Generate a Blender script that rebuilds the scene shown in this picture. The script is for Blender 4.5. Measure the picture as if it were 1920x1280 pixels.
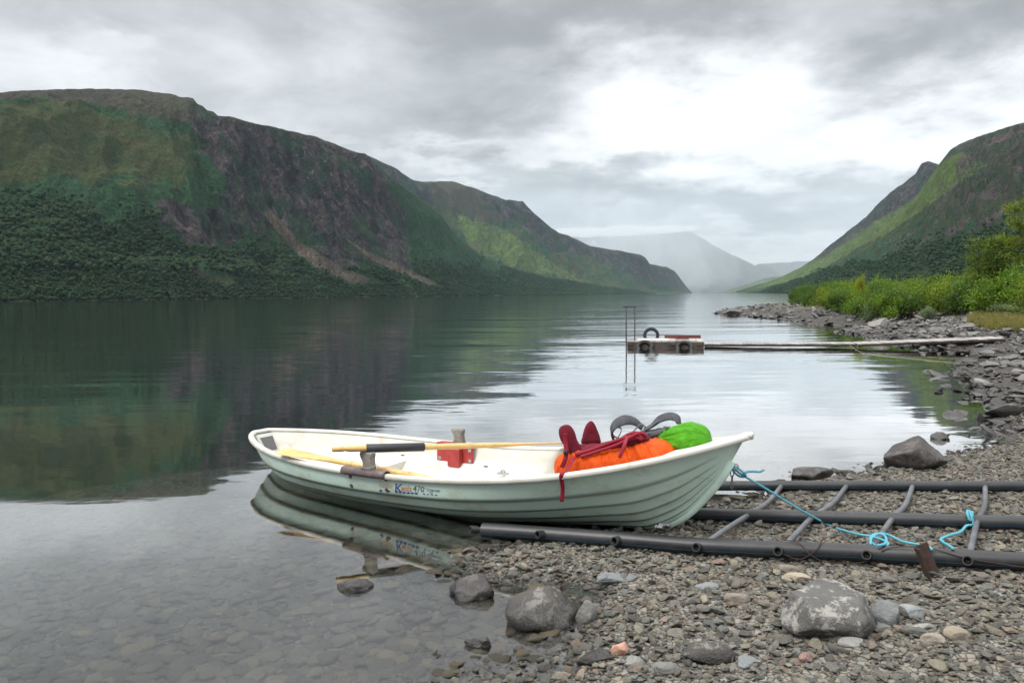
import bpy, math, random
import numpy as np
from mathutils import Matrix, Vector
sc = bpy.context.scene
for o in list(bpy.data.objects): bpy.data.objects.remove(o)
random.seed(7); rng = np.random.default_rng(7)
COL = sc.collection

# ------------------------------------------------------------------ camera
H = 1.6; F = 1493.0; PITCH = math.radians(3.35); ROLL = math.radians(0.55)
fw = np.array([0, math.cos(PITCH), -math.sin(PITCH)]); up0 = np.array([0, math.sin(PITCH), math.cos(PITCH)]); rt0 = np.array([1., 0, 0])
rt = math.cos(ROLL) * rt0 - math.sin(ROLL) * up0; up = math.cos(ROLL) * up0 + math.sin(ROLL) * rt0
CAM = np.array([0, 0, H])
cd = bpy.data.cameras.new('camera'); cd.lens = 28.0; cd.sensor_width = 36; cd.clip_start = 0.05; cd.clip_end = 60000
cam = bpy.data.objects.new('camera', cd); COL.objects.link(cam)
m = Matrix.Identity(4)
for i in range(3):
    m[i][0] = rt[i]; m[i][1] = up[i]; m[i][2] = -fw[i]; m[i][3] = CAM[i]
cam.matrix_world = m; sc.camera = cam

def proj(p):
    d = np.atleast_2d(p) - CAM; z = d @ fw
    return np.stack([960 + F * (d @ rt) / z, 640 - F * (d @ up) / z], -1)
def ray(px, py): return fw + rt * (px - 960) / F - up * (py - 640) / F
def atz(px, py, z=0.):
    r = ray(px, py); return CAM + r * ((z - H) / r[2])
def aty(px, py, y):
    r = ray(px, py); return CAM + r * (y / r[1])

# ------------------------------------------------------------------ node helper
class NT:
    def __init__(s, tree): s.t = tree; tree.nodes.clear()
    def n(s, typ, ins=None, **props):
        nd = s.t.nodes.new(typ)
        for k, v in props.items(): setattr(nd, k, v)
        for k, v in (ins or {}).items(): s.set(nd.inputs[k], v)
        return nd
    def set(s, sock, v):
        if isinstance(v, bpy.types.NodeSocket): s.t.links.new(v, sock)
        elif isinstance(v, bpy.types.Node): s.t.links.new(v.outputs[0], sock)
        else:
            if hasattr(sock.default_value, '__len__') and not hasattr(v, '__len__'): v = [v] * len(sock.default_value)
            if hasattr(v, '__len__') and len(v) == 3 and len(sock.default_value) == 4: v = (*v, 1)
            sock.default_value = v
    def m(s, op, a, b=None, c=None, clamp=False):
        nd = s.t.nodes.new('ShaderNodeMath'); nd.operation = op; nd.use_clamp = clamp
        for i, v in enumerate((a, b, c)):
            if v is not None: s.set(nd.inputs[i], v)
        return nd.outputs[0]
    def mix(s, f, a, b, typ='MIX'):
        nd = s.t.nodes.new('ShaderNodeMix'); nd.data_type = 'RGBA'; nd.blend_type = typ; nd.clamp_factor = True
        s.set(nd.inputs[0], f); s.set(nd.inputs[6], a); s.set(nd.inputs[7], b); return nd.outputs[2]
    def noise(s, vec, scale, detail=4, rough=.55, dist=0.):
        nd = s.n('ShaderNodeTexNoise', {'Scale': scale, 'Detail': detail, 'Roughness': rough, 'Distortion': dist})
        if vec is not None: s.set(nd.inputs['Vector'], vec)
        return nd.outputs[0]
    def ramp(s, f, stops, interp='LINEAR'):
        nd = s.t.nodes.new('ShaderNodeValToRGB'); nd.color_ramp.interpolation = interp
        el = nd.color_ramp.elements
        while len(el) < len(stops): el.new(.5)
        for e, (p, c) in zip(el, stops):
            e.position = p; e.color = (*c, 1) if hasattr(c, '__len__') else (c, c, c, 1)
        s.set(nd.inputs[0], f); return nd.outputs[0]
    def mr(s, v, a, b, c=0., d=1., smooth=False):
        nd = s.n('ShaderNodeMapRange', {0: v, 1: a, 2: b, 3: c, 4: d}, interpolation_type='SMOOTHSTEP' if smooth else 'LINEAR')
        return nd.outputs[0]

# ------------------------------------------------------------------ world: overcast, broken cloud
w = bpy.data.worlds.new('World'); sc.world = w; w.use_nodes = True
SUN_AZ = math.radians(-125); SUN_EL = math.radians(50)
nt = NT(w.node_tree)
sky = nt.n('ShaderNodeTexSky', sky_type='NISHITA', sun_disc=False, sun_elevation=SUN_EL, sun_rotation=SUN_AZ)
bg1 = nt.n('ShaderNodeBackground', {0: sky.outputs[0], 1: 0.06})
tc = nt.n('ShaderNodeTexCoord').outputs['Generated']
sp = nt.n('ShaderNodeSeparateXYZ', {0: tc})
X, Y, Z = sp.outputs
az = nt.m('ARCTAN2', X, Y); el = nt.m('ARCSINE', Z)
zc = nt.m('ADD', nt.m('MAXIMUM', Z, 0.0), 0.22)
cv = nt.n('ShaderNodeCombineXYZ', {0: nt.m('DIVIDE', X, zc), 1: nt.m('DIVIDE', Y, zc), 2: 0.3}).outputs[0]
n1 = nt.noise(cv, 1.25, 6, .5, .25); n2 = nt.noise(cv, 4.2, 8, .6, .4)
def blob(px, py, sx, sy, wgt, tilt=0):
    r = ray(px, py); a0 = math.atan2(r[0], r[1]); e0 = math.asin(r[2] / np.linalg.norm(r))
    A = nt.m('SUBTRACT', az, a0); E = nt.m('SUBTRACT', el, e0)
    if tilt:
        A2 = nt.m('ADD', nt.m('MULTIPLY', A, math.cos(tilt)), nt.m('MULTIPLY', E, math.sin(tilt)))
        E = nt.m('SUBTRACT', nt.m('MULTIPLY', E, math.cos(tilt)), nt.m('MULTIPLY', A, math.sin(tilt))); A = A2
    q = nt.m('ADD', nt.m('POWER', nt.m('DIVIDE', A, sx / F), 2.), nt.m('POWER', nt.m('DIVIDE', E, sy / F), 2.))
    return nt.m('MULTIPLY', nt.m('EXPONENT', nt.m('MULTIPLY', q, -1.)), wgt)
wn = nt.noise(cv, 2.6, 7, .6); 
az = nt.m('ADD', az, nt.m('MULTIPLY', nt.m('SUBTRACT', wn, .5), .34))
wn2 = nt.noise(nt.n('ShaderNodeVectorMath', {0: cv, 1: (7, 3, 1)}, operation='ADD').outputs[0], 3.2, 7, .6)
el = nt.m('ADD', el, nt.m('MULTIPLY', nt.m('SUBTRACT', wn2, .5), .20))
s = nt.m('ADD', nt.m('MULTIPLY', nt.m('SUBTRACT', n1, .5), .36), nt.m('MULTIPLY', nt.m('SUBTRACT', n2, .5), .34))
for b in [(1290, 200, 260, 85, .30), (1480, 215, 170, 60, .16), (1130, 250, 150, 60, .16), (1560, 300, 300, 45, .16), (1900, 200, 200, 60, .24, .25), (70, 150, 150, 60, .17), (190, 105, 60, 26, .08),
          (250, 20, 160, 50, -.05), (620, 70, 160, 70, .08), (880, 80, 140, 90, -.08), (1180, 40, 300, 65, -.13), (930, 215, 130, 50, -.13), (400, 180, 200, 50, -.06), (1720, 95, 200, 60, -.17, .3), (1660, 190, 70, 25, -.08, .3),
          (1330, 385, 420, 34, -.17), (1000, 340, 200, 22, -.06), (840, 285, 110, 18, .14), (1130, 300, 240, 22, .08), (1400, 450, 240, 16, .12), (1440, 478, 120, 12, .10), (1200, 425, 160, 14, -.04)]:
    s = nt.m('ADD', s, blob(*b))
val = nt.m('ADD', s, .41)
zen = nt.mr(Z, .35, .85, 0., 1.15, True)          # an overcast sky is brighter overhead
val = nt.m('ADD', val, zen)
val = nt.m('SMOOTH_MAX', val, .24, .14)
tint = nt.ramp(val, [(0., (.945, .975, 1.02)), (.45, (.965, .985, 1.01)), (.95, (1, 1, 1))])
below = nt.mr(Z, -.05, 0., .25, 1.)
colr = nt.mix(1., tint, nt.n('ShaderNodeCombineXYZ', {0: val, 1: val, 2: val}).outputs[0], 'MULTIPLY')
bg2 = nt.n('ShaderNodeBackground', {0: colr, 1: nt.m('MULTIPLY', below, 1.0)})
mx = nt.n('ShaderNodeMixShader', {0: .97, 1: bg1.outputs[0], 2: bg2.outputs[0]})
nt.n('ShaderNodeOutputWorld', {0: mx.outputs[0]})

sd = bpy.data.lights.new('sun', 'SUN'); sd.energy = 1.5; sd.angle = math.radians(24); sd.color = (1, .97, .92)
sun = bpy.data.objects.new('sun', sd); COL.objects.link(sun)
dv = Vector((math.sin(SUN_AZ) * math.cos(SUN_EL), math.cos(SUN_AZ) * math.cos(SUN_EL), math.sin(SUN_EL)))
sun.rotation_euler = dv.to_track_quat('Z', 'Y').to_euler()
sc.view_settings.view_transform = 'Standard'; sc.view_settings.look = 'None'; sc.view_settings.exposure = 0.7; sc.view_settings.gamma = 1
sc.cycles.use_denoising = True; sc.cycles.use_adaptive_sampling = True; sc.cycles.adaptive_threshold = .01
sc.cycles.max_bounces = 7; sc.cycles.diffuse_bounces = 3; sc.cycles.glossy_bounces = 3; sc.cycles.transmission_bounces = 4
sc.cycles.volume_bounces = 1; sc.cycles.transparent_max_bounces = 10
sc.cycles.caustics_reflective = False; sc.cycles.caustics_refractive = False

# ------------------------------------------------------------------ numpy noise
_P = np.random.default_rng(11).permutation(256); _P = np.concatenate([_P, _P, _P])
_G = np.random.default_rng(12).normal(size=(256, 3)); _G /= np.linalg.norm(_G, axis=1)[:, None]
def perlin(x, y, z=0.):
    x, y, z = np.broadcast_arrays(x, y, z); xi = np.floor(x).astype(int); yi = np.floor(y).astype(int); zi = np.floor(z).astype(int)
    xf, yf, zf = x - xi, y - yi, z - zi; xi &= 255; yi &= 255; zi &= 255
    f = lambda t: t * t * t * (t * (t * 6 - 15) + 10)
    u, v, ww = f(xf), f(yf), f(zf); r = 0
    for dx in (0, 1):
        for dy in (0, 1):
            for dz in (0, 1):
                g = _G[_P[_P[_P[xi + dx] + yi + dy] + zi + dz]]
                dt = g[..., 0] * (xf - dx) + g[..., 1] * (yf - dy) + g[..., 2] * (zf - dz)
                r = r + dt * (u if dx else 1 - u) * (v if dy else 1 - v) * (ww if dz else 1 - ww)
    return r * 1.6
def fbm(x, y, z=0., o=5, ridged=False, gain=.5):
    a, s, fr = 1., 0., 1.
    for i in range(o):
        n = perlin(x * fr + i * 17.3, y * fr - i * 9.1, z * fr)
        s = s + a * ((1 - 2 * np.abs(n)) if ridged else n); a *= gain; fr *= 2.03
    return s
def sst(a, b, x):
    t = np.clip((x - a) / (b - a), 0, 1); return t * t * (3 - 2 * t)

# ------------------------------------------------------------------ object helpers
BASE = {}
def link(o): COL.objects.link(o); return o
def tag(o, label=None, cat=None, group=None, kind=None):
    if label: o['label'] = label
    if cat: o['category'] = cat
    if group: o['group'] = group
    if kind: o['kind'] = kind
    return o
def thing(name, label, cat, base, group=None):
    o = link(bpy.data.objects.new(name, None)); o.location = base; o.empty_display_size = .1
    BASE[o] = np.array(base, float); return tag(o, label, cat, group)
def new_mesh(name, V, Fc, mats, smooth=True, fmat=None, attrs=None):
    me = bpy.data.meshes.new(name); V = np.asarray(V, np.float32)
    if isinstance(Fc, np.ndarray):
        k = Fc.shape[1]; me.vertices.add(len(V)); me.vertices.foreach_set('co', V.ravel())
        me.loops.add(Fc.size); me.loops.foreach_set('vertex_index', Fc.ravel().astype(np.int32))
        me.polygons.add(len(Fc)); me.polygons.foreach_set('loop_start', np.arange(0, Fc.size, k, dtype=np.int32))
        me.update(calc_edges=True)
    else: me.from_pydata(V.tolist(), [], [list(map(int, f)) for f in Fc])
    for mt in (mats if isinstance(mats, (list, tuple)) else [mats]): me.materials.append(mt)
    if fmat is not None: me.polygons.foreach_set('material_index', np.asarray(fmat, np.int32))
    me.polygons.foreach_set('use_smooth', np.full(len(me.polygons), smooth))
    for k, a in (attrs or {}).items():
        at = me.attributes.new(k, 'FLOAT', 'POINT'); at.data.foreach_set('value', np.asarray(a, np.float32).ravel())
    me.update(); return me
def obj(name, V, Fc, mats, parent=None, smooth=True, fmat=None, attrs=None, origin=None):
    V = np.asarray(V, float)
    if origin is not None: b = np.array(origin, float)
    else: b = BASE.get(parent, np.zeros(3)) if parent is not None else np.zeros(3)
    me = new_mesh(name, V - b, Fc, mats, smooth, fmat, attrs); o = link(bpy.data.objects.new(name, me)); BASE[o] = b
    if parent is not None: o.parent = parent
    elif origin is not None: o.location = b
    return o
class MB:
    def __init__(s): s.V = []; s.F = []; s.M = []; s.n = 0
    def add(s, V, Fc, mi=0):
        V = np.asarray(V, float); s.V.append(V); s.F += [[i + s.n for i in f] for f in (Fc.tolist() if isinstance(Fc, np.ndarray) else Fc)]
        s.M += [mi] * len(Fc); s.n += len(V); return s
    def build(s, name, mats, parent=None, smooth=True, **k):
        return obj(name, np.concatenate(s.V), s.F, mats, parent, smooth, s.M, **k)
def nrm(v): v = np.asarray(v, float); return v / (np.linalg.norm(v, axis=-1, keepdims=True) + 1e-12)
def catmull(P, n=8, closed=False):
    P = np.asarray(P, float); Q = []
    N = len(P)
    for i in range(N if closed else N - 1):
        if closed: a, b, c, d = P[i - 1], P[i], P[(i + 1) % N], P[(i + 2) % N]
        else: a, b, c, d = P[max(i - 1, 0)], P[i], P[i + 1], P[min(i + 2, N - 1)]
        for t in np.arange(n) / n:
            Q.append(.5 * ((2 * b) + (-a + c) * t + (2 * a - 5 * b + 4 * c - d) * t * t + (-a + 3 * b - 3 * c + d) * t ** 3))
    if not closed: Q.append(P[-1])
    return np.array(Q)
def frames(P, closed=False, up=(0, 0, 1)):
    T = nrm(np.gradient(P, axis=0)) if not closed else nrm(np.roll(P, -1, 0) - np.roll(P, 1, 0))
    A = np.zeros_like(P); a = np.cross(T[0], up)
    if np.linalg.norm(a) < .05: a = np.cross(T[0], (1, 0, 0))
    A[0] = nrm(a)
    for i in range(1, len(P)):
        v = A[i - 1] - T[i] * (A[i - 1] @ T[i]); A[i] = nrm(v)
    return T, A, np.cross(A, T)
def tube(P, r, k=10, caps=True, closed=False):
    P = np.asarray(P, float); n = len(P); T, A, B = frames(P, closed); r = np.broadcast_to(r, n)
    th = np.arange(k) / k * 2 * math.pi
    V = (P[:, None] + r[:, None, None] * (A[:, None] * np.cos(th)[None, :, None] + B[:, None] * np.sin(th)[None, :, None])).reshape(-1, 3)
    Fc = [[i * k + j, i * k + (j + 1) % k, ((i + 1) % n) * k + (j + 1) % k, ((i + 1) % n) * k + j] for i in range(n if closed else n - 1) for j in range(k)]
    if caps and not closed: Fc += [list(range(k))[::-1], [(n - 1) * k + j for j in range(k)]]
    return V, Fc
def sweep(P, prof, side, upv, closed=False, caps=True):
    """profile (a,b) pairs along side/up vectors at each point"""
    P = np.asarray(P, float); n = len(P); k = len(prof); pr = np.asarray(prof, float)
    if pr.ndim == 2: pr = np.broadcast_to(pr, (n, k, 2))
    else: k = pr.shape[1]
    V = (P[:, None] + pr[..., 0:1] * side[:, None] + pr[..., 1:2] * upv[:, None]).reshape(-1, 3)
    Fc = [[i * k + j, i * k + (j + 1) % k, ((i + 1) % n) * k + (j + 1) % k, ((i + 1) % n) * k + j] for i in range(n if closed else n - 1) for j in range(k)]
    if caps and not closed: Fc += [list(range(k))[::-1], [(n - 1) * k + j for j in range(k)]]
    return V, Fc
def box(c, sx, sy, sz, ax=None, bev=0.):
    """bevelled box, axes rows ax"""
    ax = np.eye(3) if ax is None else np.asarray(ax, float); h = np.array([sx, sy, sz]) / 2
    if bev <= 0:
        V = np.array([[x, y, z] for x in (-1, 1) for y in (-1, 1) for z in (-1, 1)]) * h
        Fc = [[0, 1, 3, 2], [4, 6, 7, 5], [0, 4, 5, 1], [2, 3, 7, 6], [0, 2, 6, 4], [1, 5, 7, 3]]
        return np.array(c) + V @ ax, Fc
    b = min(bev, h.min() * .9); a0, a1 = h[0], h[0] - b
    ring = lambda ex, ey, z: [[-ex + b, -ey, z], [ex - b, -ey, z], [ex, -ey + b, z], [ex, ey - b, z], [ex - b, ey, z], [-ex + b, ey, z], [-ex, ey - b, z], [-ex, -ey + b, z]]
    V = ring(h[0] - b, h[1] - b, -h[2]) + ring(h[0], h[1], -h[2] + b) + ring(h[0], h[1], h[2] - b) + ring(h[0] - b, h[1] - b, h[2])
    Fc = [[i * 8 + j, i * 8 + (j + 1) % 8, (i + 1) * 8 + (j + 1) % 8, (i + 1) * 8 + j] for i in range(3) for j in range(8)]
    Fc += [list(range(8))[::-1], list(range(24, 32))]
    return np.array(c) + np.array(V) @ ax, Fc
def grid_faces(nu, nv, closed_v=False):
    i, j = np.meshgrid(np.arange(nu - 1), np.arange(nv if closed_v else nv - 1), indexing='ij'); j2 = (j + 1) % nv
    return np.stack([i * nv + j, (i + 1) * nv + j, (i + 1) * nv + j2, i * nv + j2], -1).reshape(-1, 4)
import bmesh
_ico = {}
def ico(n):
    if n not in _ico:
        bm = bmesh.new(); bmesh.ops.create_icosphere(bm, subdivisions=n, radius=1)
        _ico[n] = (np.array([v.co[:] for v in bm.verts]), np.array([[v.index for v in f.verts] for f in bm.faces])); bm.free()
    return _ico[n]

# ------------------------------------------------------------------ materials
def mat(name): 
    mt = bpy.data.materials.new(name); mt.use_nodes = True; return mt, NT(mt.node_tree)
def out(nt, sh, disp=None): nt.n('ShaderNodeOutputMaterial', {'Surface': sh})
def principled(nt, col, rough=.6, bump=None, bstr=.3, bdist=.01, **k):
    ins = {'Base Color': col, 'Roughness': rough}
    for kk, v in k.items(): ins[kk.replace('_', ' ')] = v
    p = nt.n('ShaderNodeBsdfPrincipled', ins)
    if bump is not None:
        bn = nt.n('ShaderNodeBump', {'Strength': bstr, 'Distance': bdist, 'Height': bump}); nt.set(p.inputs['Normal'], bn.outputs[0])
    return p
def simple(name, c, rough=.6, var=.12, scale=30, bstr=.2, bdist=.002, c2=None, **k):
    mt, nt = mat(name); co = nt.n('ShaderNodeTexCoord').outputs['Object']
    n = nt.noise(co, scale, 5, .6); n2 = nt.noise(co, scale * .15, 3)
    c2 = c2 or tuple(x * (1 - 2 * var) for x in c)
    col = nt.mix(nt.mr(nt.m('ADD', n, nt.m('MULTIPLY', n2, .6)), .6, 1.0), c, c2)
    out(nt, principled(nt, col, rough, n, bstr, bdist, **k)); return mt

def stone_mat(name, palette, lichen=0., wetline=.03, scale=1., flat=(.0,), tintmix=1.):
    mt, nt = mat(name)
    co = nt.n('ShaderNodeTexCoord').outputs['Object']; oi = nt.n('ShaderNodeObjectInfo')
    rnd = oi.outputs['Random']
    at = nt.n('ShaderNodeNewGeometry'); pos = nt.n('ShaderNodeSeparateXYZ', {0: at.outputs['Position']}).outputs[2]
    off = nt.n('ShaderNodeVectorMath', {0: co, 1: nt.n('ShaderNodeCombineXYZ', {0: nt.m('MULTIPLY', rnd, 31.), 1: nt.m('MULTIPLY', rnd, 17.), 2: 0.})}, operation='ADD').outputs[0]
    base = nt.ramp(rnd, [(i / len(palette), c) for i, c in enumerate(palette)], 'CONSTANT')
    if name == 'pebble_stone': base = nt.mix(1., base, (1.10, 1.11, 1.09), 'MULTIPLY')
    br = nt.m('FRACT', nt.m('MULTIPLY', rnd, 37.7))
    base = nt.mix(1., base, nt.n('ShaderNodeCombineXYZ', {i: nt.mr(br, 0, 1, .7, 1.6) for i in range(3)}).outputs[0], 'MULTIPLY')
    n1 = nt.noise(off, 1.6 * scale, 6, .62, .4); n2 = nt.noise(off, 9 * scale, 6, .65); n3 = nt.noise(off, 40 * scale, 3, .6)
    col = nt.mix(nt.mr(n1, .35, .68), nt.mix(.35, base, (.06, .055, .05), 'MIX'), base)
    col = nt.mix(nt.mr(n2, .3, .7, 0, .45), col, nt.mix(1., base, (.55, .55, .55), 'MULTIPLY'))
    col = nt.mix(nt.mr(n3, .55, .75, 0, .25), col, (.5, .49, .46))
    if lichen:
        l1 = nt.noise(off, 1.8 * scale, 10, .8, .08)
        col = nt.mix(nt.m('MULTIPLY', nt.mr(l1, .505, .545), lichen), col, (.34, .33, .305))
        l2 = nt.noise(off, 2.7 * scale, 9, .78, .1)
        col = nt.mix(nt.m('MULTIPLY', nt.mr(l2, .54, .62), lichen * .8), col, (.09, .085, .08))
    wz = nt.m('ADD', pos, nt.m('MULTIPLY', nt.m('SUBTRACT', nt.noise(at.outputs['Position'], 1.4, 3), .5), .05))
    wet = nt.mr(wz, wetline + .02, wetline - .015)
    col = nt.mix(wet, col, nt.mix(1., col, (.38, .37, .36), 'MULTIPLY'))
    rough = nt.mr(wet, 0, 1, .82, .3)
    bh = nt.m('ADD', nt.m('ADD', nt.m('MULTIPLY', n1, .8), nt.m('MULTIPLY', n2, .35)), nt.m('MULTIPLY', n3, .15))
    p = principled(nt, col, rough, bh, .7, .12 / max(scale, .5) if scale < 3 else .045); nt.set(p.inputs['Specular IOR Level'], nt.mr(wet, 0, 1, .3, .6))
    out(nt, p); return mt
GREYS = [(.20, .185, .155), (.23, .21, .175), (.16, .155, .14), (.26, .235, .185), (.20, .195, .17), (.18, .16, .135), (.28, .25, .19), (.225, .215, .19), (.165, .17, .155), (.235, .20, .165), (.20, .185, .16), (.30, .27, .21), (.15, .145, .135), (.22, .195, .16), (.27, .205, .16), (.19, .19, .175)]
M = {}
M['pebble'] = stone_mat('pebble_stone', GREYS, 0, .018, 1.)
M['rock'] = stone_mat('shore_rock_stone', [(.15, .145, .14), (.18, .17, .165), (.125, .12, .12), (.165, .16, .16), (.20, .19, .18), (.145, .14, .135), (.115, .115, .115)], .25, .10, 1.6)
M['boulder'] = stone_mat('boulder_stone', [(.062, .056, .050), (.062, .056, .050)], .5, .10, 5.)
M['boulder_pale'] = stone_mat('pale_boulder_stone', [(.12, .117, .112), (.12, .117, .112)], 1., .0, 5.)
M['boulder_dark'] = stone_mat('dark_boulder_stone', [(.058, .051, .050), (.058, .051, .050)], .2, .07, 3.5)
def tint_stone(name, c, lichen=.1): return stone_mat(name, [c, c], lichen, .02, 4.)
M['beige'] = tint_stone('beige_stone', (.40, .34, .25)); M['salmon'] = tint_stone('salmon_stone', (.46, .26, .19)); M['slate'] = tint_stone('slate_stone', (.20, .215, .22))
M['brownstone'] = tint_stone('brown_stone', (.27, .235, .19)); M['greystone'] = tint_stone('grey_stone', (.25, .25, .235), .3); M['redstone'] = tint_stone('reddish_stone', (.30, .17, .14))
M['bed'] = stone_mat('lakebed_stone', [(.055, .052, .034), (.075, .068, .043), (.045, .043, .030), (.09, .082, .05), (.06, .058, .042), (.055, .05, .034), (.11, .085, .05)], 0, -5, 1.)

mt, nt = mat('ground_surface'); M['ground'] = mt
geo = nt.n('ShaderNodeNewGeometry').outputs['Position']; pz = nt.n('ShaderNodeSeparateXYZ', {0: geo})
vo = nt.n('ShaderNodeTexVoronoi', {'Vector': geo, 'Scale': 26.}, feature='F1'); ve = nt.n('ShaderNodeTexVoronoi', {'Vector': geo, 'Scale': 26.}, feature='DISTANCE_TO_EDGE')
cr = nt.ramp(nt.n('ShaderNodeSeparateColor', {0: vo.outputs['Color']}).outputs[0], [(i / 8, c) for i, c in enumerate([GREYS[k] for k in (0, 1, 2, 4, 5, 7, 9, 13)])], 'CONSTANT')
cr = nt.mix(nt.mr(ve.outputs[0], 0, .12), (.03, .028, .025), cr)
wet = nt.mr(nt.m('ADD', pz.outputs[2], nt.m('MULTIPLY', nt.m('SUBTRACT', nt.noise(geo, 1.4, 3), .5), .05)), .03, -.005)
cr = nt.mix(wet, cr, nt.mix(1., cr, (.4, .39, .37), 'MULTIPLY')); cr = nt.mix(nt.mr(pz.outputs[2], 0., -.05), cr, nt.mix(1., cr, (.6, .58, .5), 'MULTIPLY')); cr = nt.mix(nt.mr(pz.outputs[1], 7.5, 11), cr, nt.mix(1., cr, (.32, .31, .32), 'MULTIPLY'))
grass = nt.mix(nt.noise(geo, .8, 5), (.14, .125, .05), (.07, .085, .03))
cr = nt.mix(nt.m('MULTIPLY', nt.mr(pz.outputs[2], .42, .55), nt.mr(nt.noise(geo, .35, 4), .38, .5)), cr, grass)
deep = nt.mr(pz.outputs[2], -.25, -1.2)
cr = nt.mix(deep, cr, nt.mix(nt.noise(geo, 1.1, 6, .65), (.055, .058, .024), (.15, .14, .065)))
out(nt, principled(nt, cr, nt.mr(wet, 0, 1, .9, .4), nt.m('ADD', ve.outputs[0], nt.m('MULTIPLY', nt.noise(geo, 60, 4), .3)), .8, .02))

# water: clear sheet, Fresnel mirror over a see-through surface, absorbing body
mt, nt = mat('lake_water'); M['water'] = mt
geo = nt.n('ShaderNodeNewGeometry').outputs['Position']
def sc3(v, s): return nt.n('ShaderNodeVectorMath', {0: v, 1: s}, operation='MULTIPLY').outputs[0]
a = nt.noise(sc3(geo, (.55, 1.5, 1)), 1.0, 3, .5, .3)
b = nt.noise(sc3(geo, (1.6, 4.2, 1)), 1.0, 3, .5, .4)
c = nt.noise(sc3(geo, (.10, .28, 1)), 1.0, 3, .5)
ycoord = nt.n('ShaderNodeSeparateXYZ', {0: geo}).outputs[1]
calm = nt.mr(ycoord, 5., 22., .16, 1.)                       # sheltered by the bank, ruffled farther out
patch = nt.mr(nt.noise(sc3(geo, (.05, .16, 1)), 1., 3), .38, .62, .35, 1.)
h = nt.m('ADD', nt.m('ADD', nt.m('MULTIPLY', a, .016), nt.m('MULTIPLY', b, .0032)), nt.m('MULTIPLY', c, .05))
h = nt.m('MULTIPLY', h, nt.m('MULTIPLY', calm, patch))
bn = nt.n('ShaderNodeBump', {'Strength': 1., 'Distance': 1., 'Height': h}).outputs[0]
fr = nt.n('ShaderNodeFresnel', {'IOR': 1.333, 'Normal': bn}).outputs[0]
gl = nt.n('ShaderNodeBsdfAnisotropic', {'Color': (1, 1, 1), 'Roughness': .03, 'Normal': bn}, distribution='GGX')
tr0 = nt.n('ShaderNodeBsdfTransparent', {0: (.97, .98, .975)}); up_ = nt.n('ShaderNodeBsdfDiffuse', {0: nt.mix(nt.mr(nt.n('ShaderNodeAttribute', attribute_name='depth').outputs['Fac'], .7, 4.5), (0, 0, 0), (.003, .016, .017))}); tr = nt.n('ShaderNodeAddShader', {0: tr0.outputs[0], 1: up_.outputs[0]})
mxs = nt.n('ShaderNodeMixShader', {0: nt.m('MULTIPLY', fr, 2.15, clamp=True), 1: tr.outputs[0], 2: gl.outputs[0]})
va = nt.n('ShaderNodeVolumeAbsorption', {'Color': (.55, .76, .58), 'Density': .27})
nt.n('ShaderNodeOutputMaterial', {'Surface': mxs.outputs[0], 'Volume': va.outputs[0]})

# ------------------------------------------------------------------ shoreline field
WL = [(900, 1275), (1075, 1262), (1085, 1235), (1080, 1215), (1110, 1190), (1095, 1165), (1120, 1130), (1145, 1112), (1110, 1095), (1040, 1090), (985, 1085), (920, 1078), (895, 1062), (905, 1045), (960, 1028), (1040, 1015), (1110, 1008), (1200, 998), (1250, 985), (1290, 968), (1345, 955), (1400, 945), (1445, 932), (1452, 922), (1490, 915), (1540, 900), (1590, 893), (1650, 885), (1740, 868), (1800, 855), (1850, 842), (1905, 828), (1925, 812), (1900, 800), (1872, 780), (1865, 762), (1850, 740), (1815, 712), (1795, 695), (1835, 685), (1858, 672), (1860, 660), (1800, 655), (1750, 655), (1700, 650), (1680, 640), (1648, 632), (1586, 625), (1625, 614), (1600, 611), (1514, 606), (1476, 599), (1392, 592), (1345, 587), (1365, 581.5), (1420, 577), (1480, 572.5), (1489, 569)]
LAND = np.array([(-6, -12), (-2.2, 0), (-1.1, 2)] + [tuple(atz(*q)[:2]) for q in WL] + [(60, 160), (200, 500), (500, 1000), (12000, 1000), (12000, -6000), (-30, -6000)])
def sdf(x, y):
    """signed distance to the waterline, + on land"""
    x = np.asarray(x, float); y = np.asarray(y, float); d2 = np.full(x.shape, 1e18); ins = np.zeros(x.shape, bool)
    n = len(LAND)
    for i in range(n):
        ax, ay = LAND[i]; bx, by = LAND[(i + 1) % n]; ex, ey = bx - ax, by - ay
        t = np.clip(((x - ax) * ex + (y - ay) * ey) / (ex * ex + ey * ey), 0, 1)
        d2 = np.minimum(d2, (x - ax - t * ex) ** 2 + (y - ay - t * ey) ** 2)
        if ay != by:
            c = ((ay > y) != (by > y)) & (x < ex * (y - ay) / (by - ay) + ax); ins ^= c
    d = np.sqrt(d2); return np.where(ins, d, -d)
def ground_z(x, y, micro=True):
    x = np.asarray(x, float); y = np.asarray(y, float); d = sdf(x, y)
    rough = sst(9, 16, y)
    zl = (.62 + .25 * rough) * (1 - np.exp(-(np.maximum(d, 0) / (7.5 - 2.5 * rough)) ** (1.2 - .15 * rough))) + .022 * sst(0, .12, d)
    zw = -.105 * np.minimum(-d, 12) - .22 * np.clip(-d - 7, 0, 26)
    z = np.where(d > 0, zl, np.maximum(zw, -6.))
    if micro:
        z = z + fbm(x * .9, y * .9, 0., 3) * (.014 - .006 * (np.abs(d) < .5)) * sst(3, -1, -d - 2) + fbm(x * 6, y * 6, 3., 3) * .008 * (d > -3)
        z = z + rough * .10 * fbm(x * .6, y * .6, 5., 3) * sst(-1, 1, d)
    return z
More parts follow.
